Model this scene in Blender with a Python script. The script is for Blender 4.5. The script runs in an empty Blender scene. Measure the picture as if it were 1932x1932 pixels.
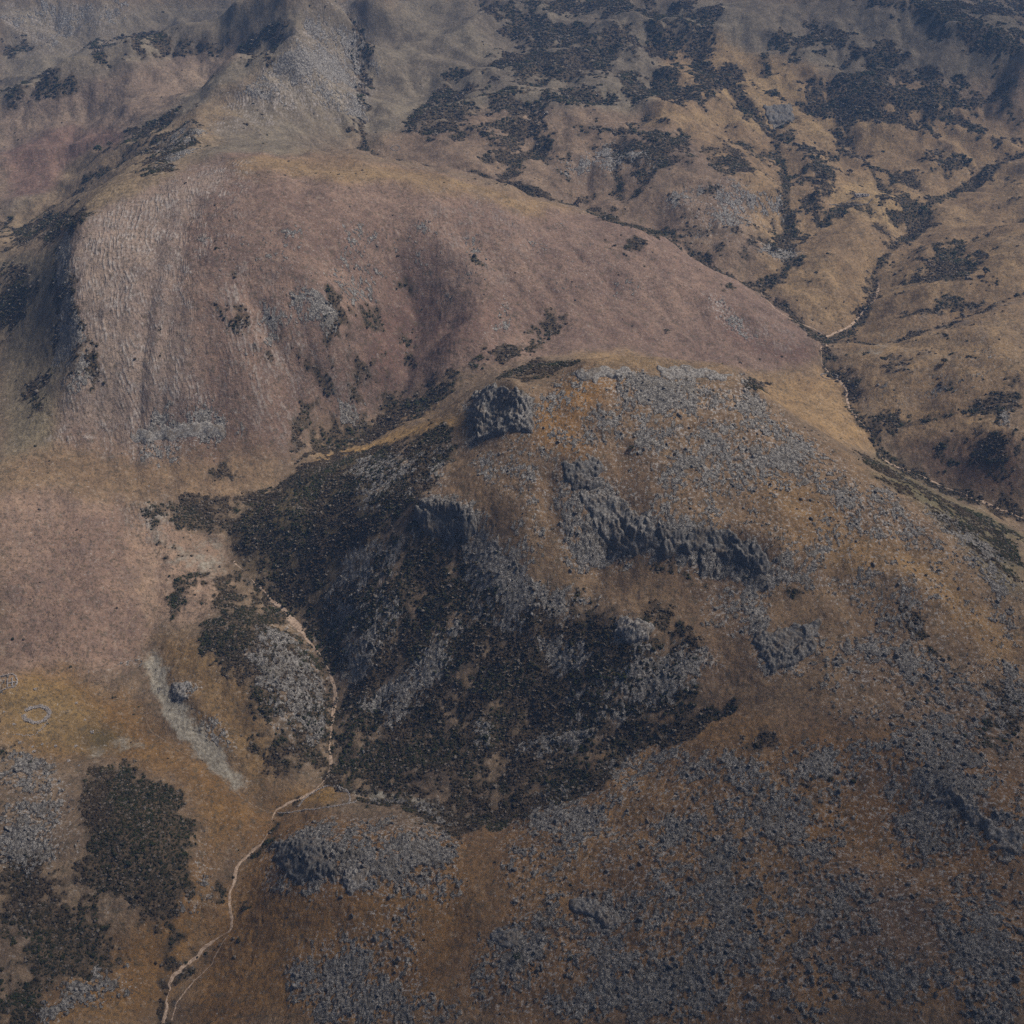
import bpy, math, random
import numpy as np
rng = np.random.default_rng(7)
random.seed(7)
R = math.radians
scene = bpy.context.scene
COL = scene.collection

# ------------------------------------------------------------------ camera, sky, sun
CZ = 680.0
PITCH = R(35.0)
FOV = R(45.0)
cam_d = bpy.data.cameras.new('camera')
cam = bpy.data.objects.new('camera', cam_d)
COL.objects.link(cam)
cam.location = (0, 0, CZ)
cam.rotation_euler = (math.pi / 2 - PITCH, 0, 0)
cam_d.sensor_fit = 'HORIZONTAL'
cam_d.angle = FOV
cam_d.clip_start = 1.0
cam_d.clip_end = 30000.0
scene.camera = cam

SUN_EL, SUN_AZ = R(52), R(74)            # azimuth clockwise from +Y (away from the camera) towards +X
w = bpy.data.worlds.new('World')
scene.world = w
w.use_nodes = True
wt = w.node_tree
sky = wt.nodes.new('ShaderNodeTexSky')
sky.sky_type = 'NISHITA'
sky.sun_disc = False
sky.sun_elevation = SUN_EL
sky.sun_rotation = SUN_AZ
sky.air_density = 0.55
sky.dust_density = 2.5
sky.ozone_density = 0.3
wt.nodes['Background'].inputs[1].default_value = 0.05
wt.links.new(sky.outputs[0], wt.nodes['Background'].inputs[0])
sl = bpy.data.lights.new('sun', 'SUN')
sl.energy = 5.0
sl.angle = R(16)
sl.color = (1.0, 0.93, 0.84)
so = bpy.data.objects.new('sun', sl)
COL.objects.link(so)
so.rotation_euler = (math.pi / 2 - SUN_EL, 0, math.pi - SUN_AZ)
so.location = (800, 900, 1500)
scene.view_settings.view_transform = 'Standard'
scene.view_settings.look = 'None'
scene.view_settings.exposure = -0.2
scene.view_settings.gamma = 1.0
scene.cycles.max_bounces = 6
scene.cycles.diffuse_bounces = 3
scene.cycles.volume_bounces = 1
scene.cycles.use_denoising = False

# ------------------------------------------------------------------ helpers: pixel -> ray
HP = 966.0
TF = math.tan(FOV / 2)
cp, sp_ = math.cos(PITCH), math.sin(PITCH)

def rays(px, py):
    """photo position (0..1932) -> ground bearing slope per unit of horizontal distance Y"""
    px = np.asarray(px, float); py = np.asarray(py, float)
    a = (px - HP) / HP * TF
    b = -(py - HP) / HP * TF
    dy = cp + b * sp_
    dz = -sp_ + b * cp
    return a / dy, dz / dy               # x per y, z per y

# ------------------------------------------------------------------ noise
def _hash(ix, iy, seed):
    n = (ix * 374761393 + iy * 668265263 + seed * 974634777) & 0x7fffffff
    n = ((n ^ (n >> 13)) * 1274126177) & 0x7fffffff
    n = (n ^ (n >> 16))
    return (n & 0xffff) / 65535.0

def gnoise(x, y, seed=0):
    ix = np.floor(x).astype(np.int64); iy = np.floor(y).astype(np.int64)
    fx = x - ix; fy = y - iy
    ux = fx * fx * fx * (fx * (fx * 6 - 15) + 10); uy = fy * fy * fy * (fy * (fy * 6 - 15) + 10)
    def g(a, b):
        h = _hash(ix + a, iy + b, seed) * 6.2831853
        return np.cos(h) * (fx - a) + np.sin(h) * (fy - b)
    n0 = g(0, 0) * (1 - ux) + g(1, 0) * ux
    n1 = g(0, 1) * (1 - ux) + g(1, 1) * ux
    return (n0 * (1 - uy) + n1 * uy) * 1.5

def fbm(x, y, wl, octs=4, seed=0, gain=0.5, ridged=False):
    s = 0; a = 1.0; tot = 0
    f = 1.0 / wl
    for o in range(octs):
        n = gnoise(x * f + 17.3 * o, y * f - 9.1 * o, seed + o)
        if ridged: n = 1 - 2 * np.abs(n)
        s = s + a * n; tot += a
        a *= gain; f *= 2.03
    return s / tot

def worley(x, y, wl, seed=0):
    """F2-F1 and F1 of a jittered cell pattern, cell height value"""
    x = x / wl; y = y / wl
    ix = np.floor(x).astype(np.int64); iy = np.floor(y).astype(np.int64)
    f1 = np.full(x.shape, 9.0); f2 = np.full(x.shape, 9.0); cid = np.zeros(x.shape)
    for a in (-1, 0, 1):
        for b in (-1, 0, 1):
            cx = ix + a; cy = iy + b
            jx = cx + _hash(cx, cy, seed); jy = cy + _hash(cx, cy, seed + 5)
            d = np.hypot(x - jx, y - jy)
            near = d < f1
            f2 = np.where(near, f1, np.minimum(f2, d))
            cid = np.where(near, _hash(cx, cy, seed + 9), cid)
            f1 = np.where(near, d, f1)
    return f1, f2 - f1, cid

def sstep(a, b, x):
    t = np.clip((x - a) / (b - a), 0, 1)
    return t * t * (3 - 2 * t)

def blur(a, n):
    for _ in range(n):
        a = np.pad(a, 1, mode='edge')
        a = (a[:-2] + 2 * a[1:-1] + a[2:]) / 4
        a = (a[:, :-2] + 2 * a[:, 1:-1] + a[:, 2:]) / 4
    return a

# ------------------------------------------------------------------ the relief
# spot heights read off the photograph: position in it (0..1932) and height above the stream junction
CTRL = """
560 0 268;620 0 262;700 0 236;620 60 232;700 60 196;560 100 238;500 60 172;600 140 206;515 150 188;640 90 190;480 35 235;458 139 208;420 130 186;389 208 190;368 288 197;330 310 214;270 336 225;
364 90 200;330 114 185;257 114 190;121 173 168;0 229 140;0 300 108;0 360 98;0 434 93;121 290 120;200 330 136;
104 400 100;250 290 156;300 235 172;230 250 140;60 440 97;0 180 108;100 100 132;300 60 132;450 20 152;0 50 168;0 0 192;250 0 182;
194 389 221;152 420 211;128 455 200;132 520 184;140 590 165;149 660 145;145 740 122;60 520 148;0 520 122;60 640 122;0 640 108;80 740 106;0 850 88;0 740 98;
90 850 90;300 450 200;300 600 164;300 750 117;300 815 94;300 850 76;200 850 82;430 830 82;430 870 66;550 860 62;620 780 72;680 740 80;760 700 92;770 640 104;
450 310 222;650 320 208;850 340 188;1000 390 158;1200 430 128;1350 520 94;450 450 205;450 600 165;480 720 122;
650 450 192;650 600 150;620 650 134;780 450 180;780 550 136;900 500 155;900 600 132;840 650 118;1100 600 110;1000 640 104;1100 500 132;1300 600 84;1500 620 60;1300 680 70;
1240 520 116;1350 580 86;1450 690 60;1450 750 57;1550 780 47;1620 850 40;1050 690 110;970 700 106;900 760 105;750 830 90;820 790 98;600 880 70;450 960 58;
700 900 106;700 1000 98;550 1000 66;620 950 84;430 1000 50;440 1060 42;490 1110 36;520 1140 31;550 1170 27;600 1230 20;635 1330 11;620 1450 3;515 1535 0;
450 1640 -6;430 1740 -10;310 1932 -18;400 1780 -12;
940 740 178;905 800 152;870 860 140;900 730 150;1000 800 172;1100 706 192;1240 697 196;1370 710 190;1420 745 178;1500 800 162;1600 870 150;1700 950 142;1800 1020 133;1932 1130 120;
1100 690 112;1240 680 82;1400 700 66;
1720 920 84;1700 885 34;1800 960 74;1800 925 29;1932 1060 66;1932 975 24;1600 840 66;1870 1000 74;
1200 850 170;1400 900 160;1600 1000 146;1250 1003 141;1450 1058 138;1350 1015 141;1130 985 136;1700 1100 131;1800 1150 124;1932 1250 112;1060 820 172;1500 950 154;
800 955 126;900 985 128;1000 900 158;1050 1000 138;780 990 108;
1250 1085 119;1350 1090 118;1450 1150 112;850 1060 96;1050 1080 112;1150 1080 114;
700 1150 66;680 1300 24;900 1200 72;1100 1180 92;1000 1350 42;800 1350 25;1200 1250 90;1150 1400 55;870 1530 16;950 1480 24;700 1480 5;760 1200 58;
1350 1330 86;1300 1250 96;1500 1250 106;1700 1300 112;1932 1400 112;1200 1400 58;1580 1160 118;1420 1240 102;
1200 1500 60;1000 1600 36;1400 1450 90;1600 1500 98;1800 1600 103;1500 1540 88;1700 1580 94;1900 1640 102;1860 1520 116;1720 1430 112;1300 1700 70;1600 1750 96;1932 1800 118;
1932 1932 116;1500 1932 88;1100 1932 50;1100 1750 48;900 1560 22;740 1520 12;700 1600 26;600 1600 20;560 1640 24;700 1680 26;640 1760 12;800 1750 24;700 1932 10;500 1800 -4;560 1900 0;850 1880 28;
260 1500 24;260 1580 27;300 1700 6;180 1650 18;160 1480 18;380 1560 8;350 1650 4;0 1440 26;0 1560 26;0 1700 22;100 1750 14;100 1932 6;0 1932 10;210 1800 -6;230 1900 -8;200 1400 14;100 1400 19;70 1350 22;0 1300 30;250 1330 13;
150 1200 38;0 1100 55;150 950 72;0 950 82;300 900 68;250 1050 50;370 960 54;350 1100 40;320 1180 28;420 1130 38;450 1180 44;540 1250 38;500 1200 42;560 1350 20;480 1380 16;400 1200 32;500 1450 5;350 1400 14;300 1250 22;
330 1480 9;600 1520 4;60 1250 32;230 1220 26;560 1430 8;
1435 545 66;1500 600 60;1560 640 53;1610 740 46;1665 870 36;1480 430 86;1480 300 116;1400 230 138;1360 150 163;1300 50 198;1330 250 152;1300 320 142;1400 320 136;
1200 350 122;1100 250 150;1100 150 172;950 200 160;1000 50 192;850 260 152;800 60 180;700 100 165;680 200 152;690 295 146;760 320 140;950 345 128;1100 400 108;1240 440 96;1330 500 80;
620 150 186;650 250 162;550 230 180;600 60 212;800 150 166;750 250 148;900 100 176;1080 350 122;1300 430 104;1380 480 92;1000 270 146;1180 230 156;
1200 0 208;1500 0 224;1620 20 220;1750 60 212;1932 130 190;1932 50 134;1800 0 154;1932 0 152;1700 150 165;1600 200 145;1500 150 158;1850 250 126;1932 330 108;1750 380 90;1720 440 82;1600 380 98;1620 450 90;1550 500 86;
1650 540 70;1620 600 60;1550 570 72;1932 450 112;1850 480 102;1932 600 100;1800 560 88;1700 600 76;1750 700 76;1932 700 94;1680 760 54;1750 800 58;1932 850 78;1850 900 50;1780 870 46;1650 680 62
"""
cpx = np.array([[float(v) for v in q.split()] for q in CTRL.replace('\n', '').split(';') if q.strip()])
ax, az = rays(cpx[:, 0], cpx[:, 1])
cy_ = (cpx[:, 2] - CZ) / az
P = np.stack([ax * cy_, cy_, cpx[:, 2]], 1)
anch = [(-700, 200, 20), (-300, 180, -10), (0, 180, 10), (350, 180, 70), (800, 200, 100), (-900, 700, 90), (-1000, 1100, 120), (-1300, 1700, 170),
        (-1600, 2500, 260), (900, 600, 70), (1050, 950, 90), (1300, 1500, 160), (1700, 2300, 240), (-900, 3000, 300), (0, 3000, 310), (900, 3000, 280),
        (0, 3900, 380), (1800, 3600, 380), (-1900, 3600, 380), (0, 2600, 240), (-1300, 300, 90), (1300, 300, 90), (-2200, 900, 200), (2200, 900, 200)]
P = np.vstack([P, np.array(anch, float)])
C0 = 22.0
def rbf_fit(P):
    n = len(P); r = np.sqrt(((P[:, None, :2] - P[None, :, :2]) ** 2).sum(-1) + C0 ** 2)
    A = np.zeros((n + 3, n + 3)); A[:n, :n] = r - 6.0 * np.eye(n)
    Q = np.c_[np.ones(n), P[:, :2] / 1000]; A[:n, n:] = Q; A[n:, :n] = Q.T
    return np.linalg.solve(A, np.r_[P[:, 2], 0, 0, 0])
WT = rbf_fit(P)
def rbf_eval(x, y):
    out = np.empty(x.size); xf = x.ravel(); yf = y.ravel(); n = len(P)
    for s in range(0, x.size, 20000):
        xs = xf[s:s + 20000, None]; ys = yf[s:s + 20000, None]
        r = np.sqrt((xs - P[:, 0]) ** 2 + (ys - P[:, 1]) ** 2 + C0 ** 2)
        out[s:s + 20000] = r @ WT[:n] + WT[n] + WT[n + 1] * xs[:, 0] / 1000 + WT[n + 2] * ys[:, 0] / 1000
    return out.reshape(x.shape)

CS = 4.0
X0, X1, Y0, Y1 = -1300.0, 1300.0, 150.0, 3400.0
gx = np.arange(X0, X1 + 1, CS); gy = np.arange(Y0, Y1 + 1, CS)
GX, GY = np.meshgrid(gx, gy)
def coarse():
    cgx = np.arange(X0, X1 + 17, 16.0) ; cgy = np.arange(Y0, Y1 + 17, 16.0)
    a, b = np.meshgrid(cgx, cgy)
    return a, b
H = rbf_eval(GX, GY)

def samp(A, x, y, cs=CS):
    fx = np.clip((x - X0) / cs, 0, A.shape[1] - 1.001); fy = np.clip((y - Y0) / cs, 0, A.shape[0] - 1.001)
    ix = fx.astype(int); iy = fy.astype(int); fx = fx - ix; fy = fy - iy
    return (A[iy, ix] * (1 - fx) + A[iy, ix + 1] * fx) * (1 - fy) + (A[iy + 1, ix] * (1 - fx) + A[iy + 1, ix + 1] * fx) * fy

def cast(px, py, A=None):
    """where the sight line through a photo position first meets the relief"""
    A = H if A is None else A
    px = np.atleast_1d(np.asarray(px, float)); py = np.atleast_1d(np.asarray(py, float))
    kx, kz = rays(px, py)
    D = np.arange(260.0, 3390.0, 3.0)
    ox = np.empty(len(px)); oy = np.empty(len(px))
    for s in range(0, len(px), 2000):
        x = kx[s:s + 2000, None] * D; z = CZ + kz[s:s + 2000, None] * D
        g = samp(A, x, np.broadcast_to(D, x.shape)) - z
        hit = g > 0
        i = np.where(hit.any(1), hit.argmax(1), len(D) - 1); i = np.maximum(i, 1)
        r = np.arange(len(i)); g0 = g[r, i - 1]; g1 = g[r, i]
        t = np.where(g1 > g0, -g0 / np.maximum(g1 - g0, 1e-6), 1); t = np.clip(t, 0, 1)
        d = D[i - 1] + 3.0 * t
        ox[s:s + 2000] = kx[s:s + 2000] * d; oy[s:s + 2000] = d
    return ox, oy

def parse(s):
    return np.array([[float(v) for v in q.split()] for q in s.strip().split(',')])

def densify(p, step=6.0, closed=False):
    if closed: p = np.vstack([p, p[:1]])
    out = []
    for a, b in zip(p[:-1], p[1:]):
        n = max(1, int(np.hypot(*(b - a)) / step))
        out.append(a + (b - a) * np.linspace(0, 1, n, endpoint=False)[:, None])
    out.append(p[-1:])
    return np.vstack(out)

def smooth_line(p, it=2):
    for _ in range(it):
        q = [p[:1]]
        for a, b in zip(p[:-1], p[1:]):
            q.append(np.array([a * .75 + b * .25, a * .25 + b * .75]))
        q.append(p[-1:]); p = np.vstack(q)
    return p

def world_line(s, A=None, closed=False):
    p = parse(s)
    p = densify(smooth_line(p, 2) if not closed else p, 5.0, closed)
    x, y = cast(p[:, 0], p[:, 1], A)
    return np.stack([x, y], 1)

def dist_field(pts, rad, cs=CS, shape=None):
    """distance to a polyline on the raster, up to rad"""
    shape = H.shape if shape is None else shape
    Dm = np.full(shape, rad)
    q = densify(pts, cs * .8)
    k = int(rad / cs) + 1
    for x, y in q:
        ix = int((x - X0) / cs); iy = int((y - Y0) / cs)
        a0, a1, b0, b1 = max(0, iy - k), min(shape[0], iy + k + 2), max(0, ix - k), min(shape[1], ix + k + 2)
        if a0 >= a1 or b0 >= b1: continue
        yy = (np.arange(a0, a1) * cs + Y0 - y)[:, None]; xx = (np.arange(b0, b1) * cs + X0 - x)[None]
        Dm[a0:a1, b0:b1] = np.minimum(Dm[a0:a1, b0:b1], np.sqrt(xx * xx + yy * yy))
    return Dm

# drainage: line, depth of the cut (m), half width (m)
STREAMS = {
 'main': ("620 830,585 855,520 900,450 955,422 1005,440 1060,490 1110,545 1165,572 1192,612 1235,634 1320,625 1400,620 1460,590 1492,515 1535,505 1580,455 1622,436 1660,428 1700,440 1742,405 1768,370 1802,320 1852,308 1931", 9, 26),
 'meadow': ("130 1285,180 1310,245 1320,275 1370,320 1400,380 1440,420 1480,470 1512,515 1535", 3.5, 9),
 'ravine': ("775 545,782 590,772 640,776 690,760 722,690 755,620 830", 16, 40),
 'ravine_b': ("870 445,930 490,963 540,960 600,900 665,850 690,770 720", 8, 30),
 'basin': ("1350 1335,1200 1400,1100 1475,950 1532,870 1545,770 1515,690 1490,620 1465", 7, 24),
 'divide': ("680 100,683 170,682 230,690 292,760 322,860 332,950 350,1010 375,1120 405,1240 440,1300 465,1350 510,1435 548", 12, 32),
 'right': ("1435 548,1500 600,1558 636,1552 690,1600 740,1604 780,1650 820,1665 868,1720 892,1800 926,1870 952,1931 978", 7, 22),
 'upper_right': ("1380 180,1410 225,1465 270,1485 340,1480 430,1500 500,1435 548", 12, 32),
 'far_right': ("1931 290,1850 330,1750 390,1722 430,1650 500,1655 550,1620 600,1558 636", 13, 34),
 'gully_a': ("1023 271,953 337", 14, 30),
 'gully_b': ("1221 229,1158 278,1168 375", 13, 32),
 'gully_c': ("1300 250,1250 310,1190 380,1170 420", 8, 28),
 'left_valley': ("340 220,312 250,230 310,104 400,5 436", 7, 40),
 'gully_d': ("235 965,262 1010,292 1060,300 1120,285 1200,240 1250", 4, 12),
 'gully_e': ("720 60,760 110,690 180", 9, 30),
 'gully_f': ("1931 420,1850 450,1780 500,1720 540", 7, 30),
 'gully_g': ("640 560,620 640,660 700", 7, 26),
 'gully_h': ("640 1060,740 1130,760 1250,700 1360", 5, 22),
 'gully_i': ("900 1130,860 1260,740 1400,650 1440", 5, 22),
 'gully_j': ("1130 1160,1060 1300,980 1400,900 1520", 5, 24),
 'gully_m': ("700 560,740 620,776 655", 14, 16), 'gully_n': ("860 600,815 640,780 690", 14, 18), 'gully_o': ("640 620,690 680,755 722", 12, 16), 'gully_p': ("820 540,795 590,780 620", 10, 13),
 'gully_q': ("480 560,520 650,590 740", 8, 14), 'spine_gully': ("681 70,684 150,680 240", 13, 17), 'gully_s': ("1000 420,1050 470,1150 540", 4, 16), 'gully_t': ("1100 130,1050 200,960 300", 10, 28),
 'gully_u': ("1560 180,1600 260,1640 330,1700 400", 8, 26), 'gully_v': ("100 60,200 90,300 80", 10, 40), 'gully_w': ("0 230,140 240,280 200,400 150", 9, 34), 'gully_x': ("1932 740,1820 780,1700 800", 7, 20),
 'gully_y': ("1932 560,1800 600,1680 650,1580 640", 6, 20), 'gully_z': ("1250 120,1200 200,1160 260", 9, 28),
 'gully_1': ("760 1060,790 1150,720 1290,650 1370", 4, 15), 'gully_2': ("980 1080,960 1180,860 1330,760 1440", 4.5, 16), 'gully_3': ("1260 1230,1150 1330,1040 1440", 4.5, 15), 'gully_4': ("600 960,560 1040,540 1120", 4, 14), 'pale_gully': ("286 1232,300 1290,340 1350,400 1410,470 1495", 3.5, 7),
 'gully_k': ("1040 930,1060 1010,1110 1060", 7, 14),
 'gully_l': ("1780 700,1720 780,1670 850", 8, 30),
}
SL = {}
for k, (s, dep, wd) in STREAMS.items():
    SL[k] = world_line(s)
cut = np.zeros_like(H)
for k, (s, dep, wd) in STREAMS.items():
    d = dist_field(SL[k], wd * 3)
    cut = np.maximum(cut, dep * np.exp(-(d / wd) ** 1.15) * (d < wd * 3) - 0 )
H = H - cut
# ridges / crag lines
RIDGES = [("905 800,925 760,950 738,985 770", 12, 12), ("780 965,840 960,880 985", 8, 9), ("1110 706,1180 690,1240 694,1300 700,1370 708", 6, 14),
          ("1200 1010,1300 1000,1400 1015,1470 1050", 6, 10), ("548 5,556 60,575 130,600 160", 22, 34), ("575 30,640 120,690 215", 6, 9), ("600 15,690 110,720 150", 6, 9), ("558 85,615 170,665 240", 6, 9), ("655 0,740 60", 6, 10), ("550 120,590 190,620 240", 4, 9), ("486 35,420 70,364 90,257 114,121 173,0 229", 14, 30), ("458 139,420 180,389 208,368 288", 9, 22), ("1600 0,1750 60,1932 130", 14, 34), ("1240 232,1330 205,1400 215", 9, 26), ("760 110,860 95,940 50", 12, 30), ("950 190,1080 230,1150 330", 9, 30), ("1200 60,1330 60,1450 50,1560 20", 12, 40), ("1560 345,1640 335,1720 345", 7, 22), ("1500 130,1620 200,1760 240", 9, 30), ("1932 500,1800 555,1650 585", 7, 20), ("1932 640,1790 690,1640 740", 7, 22), ("600 100,680 220", 8, 20), ("0 340,120 270,240 240", 8, 26), ("850 470,930 560,1000 620", 5, 26), ("560 440,620 560,640 660", 5, 24), ("158 430,136 520,152 650,146 740", 5, 12),
          ("1310 556,1350 580,1420 620", 7, 12), ("1380 712,1420 745,1500 800,1600 870", 5, 12), ("1640 1090,1720 1110", 5, 8),
          ("1090 870,1130 910", 6, 12), ("1420 1200,1560 1170", 6, 14), ("540 1590,600 1650", 5, 12), ("1150 1170,1210 1190", 6, 12),
          ("1700 1440,1800 1500,1931 1590", 5, 12), ("330 1300,400 1370,450 1440", 5, 9)]
for s, amp, wd in RIDGES:
    d = dist_field(world_line(s), wd * 3)
    H = H + amp * np.exp(-(d / wd) ** 1.4) * (d < wd * 3)
# medium relief
warpx = fbm(GX, GY, 220, 2, 31) * 40; warpy = fbm(GX, GY, 220, 2, 41) * 40
far = sstep(900, 1800, GY)
H = H + fbm(GX + warpx, GY + warpy, 170, 4, 3, .5, True) * (3.0 + 21.0 * far) + fbm(GX, GY, 45, 3, 11) * 2.0
H = H + fbm(GX + warpx, GY - warpy, 62, 3, 23, .55, True) * (3.6 + 2.2 * far) + fbm(GX + warpx * .5, GY - warpy * .5, 27, 3, 29, .6, True) * 1.5
H = blur(H, 1)

# rain-cut gullies: drain every cell to its lowest neighbour and lower the ground by how much runs through it
def erode(H, k, iters):
    ny, nx = H.shape
    for it in range(iters):
        Hn = H + rng.random(H.shape) * 0.25
        best = np.zeros(H.shape); tgt = np.arange(H.size).reshape(H.shape).copy()
        idx = tgt.copy()
        for dy in (-1, 0, 1):
            for dx in (-1, 0, 1):
                if dx == 0 and dy == 0: continue
                S = np.roll(np.roll(Hn, -dy, 0), -dx, 1); I = np.roll(np.roll(idx, -dy, 0), -dx, 1)
                drop = (Hn - S) / math.hypot(dx, dy)
                if dy == 1: drop[-1] = -1
                if dy == -1: drop[0] = -1
                if dx == 1: drop[:, -1] = -1
                if dx == -1: drop[:, 0] = -1
                m = drop > best
                best = np.where(m, drop, best); tgt = np.where(m, I, tgt)
        order = np.argsort(-Hn.ravel()).tolist(); t = tgt.ravel().tolist()
        acc = [1.0] * H.size
        for i in order:
            j = t[i]
            if j != i: acc[j] += acc[i]
        acc = np.array(acc).reshape(H.shape)
        slope = np.clip(best / CS, 0, 1.0)
        inc = k * (1 + 1.6 * far) * np.minimum(np.sqrt(acc), 22) * slope
        H = H - blur(inc, 1)
        gy_, gx_ = np.gradient(H, CS)
        H = H * .80 + blur(H, 1) * .20
    return H, acc
H, ACC = erode(H, 0.09, 5)
FLOW = blur(np.log(ACC), 1)
# surfaces for placing things
MS = 2.5
mgx = np.arange(X0, X1 + 1, MS); mgy = np.arange(Y0, Y1 + 1, MS)
MX, MY = np.meshgrid(mgx, mgy)

def inpoly(poly, x, y):
    c = np.zeros(x.shape, bool); n = len(poly)
    j = n - 1
    for i in range(n):
        xi, yi = poly[i]; xj, yj = poly[j]
        if yi != yj:
            c ^= ((yi > y) != (yj > y)) & (x < (xj - xi) * (y - yi) / (yj - yi) + xi)
        j = i
    return c

def region(M, s, val=1.0, soft=4, mode='max'):
    """fill a region given by its outline (photo positions cast onto the relief) in mask M"""
    w_ = world_line(s, None, True)
    m = soft * MS * 2 + 12
    a0 = max(0, int((w_[:, 1].min() - m - Y0) / MS)); a1 = min(MX.shape[0], int((w_[:, 1].max() + m - Y0) / MS) + 1)
    b0 = max(0, int((w_[:, 0].min() - m - X0) / MS)); b1 = min(MX.shape[1], int((w_[:, 0].max() + m - X0) / MS) + 1)
    x = MX[a0:a1, b0:b1]; y = MY[a0:a1, b0:b1]
    f = inpoly(w_, x, y).astype(float)
    f = blur(f, soft * 3)
    if M.ndim == 3:
        M[a0:a1, b0:b1] = M[a0:a1, b0:b1] * (1 - f[..., None]) + np.array(val) * f[..., None]
    elif mode == 'max':
        M[a0:a1, b0:b1] = np.maximum(M[a0:a1, b0:b1], f * val)
    else:
        M[a0:a1, b0:b1] = M[a0:a1, b0:b1] * (1 - f) + val * f
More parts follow.
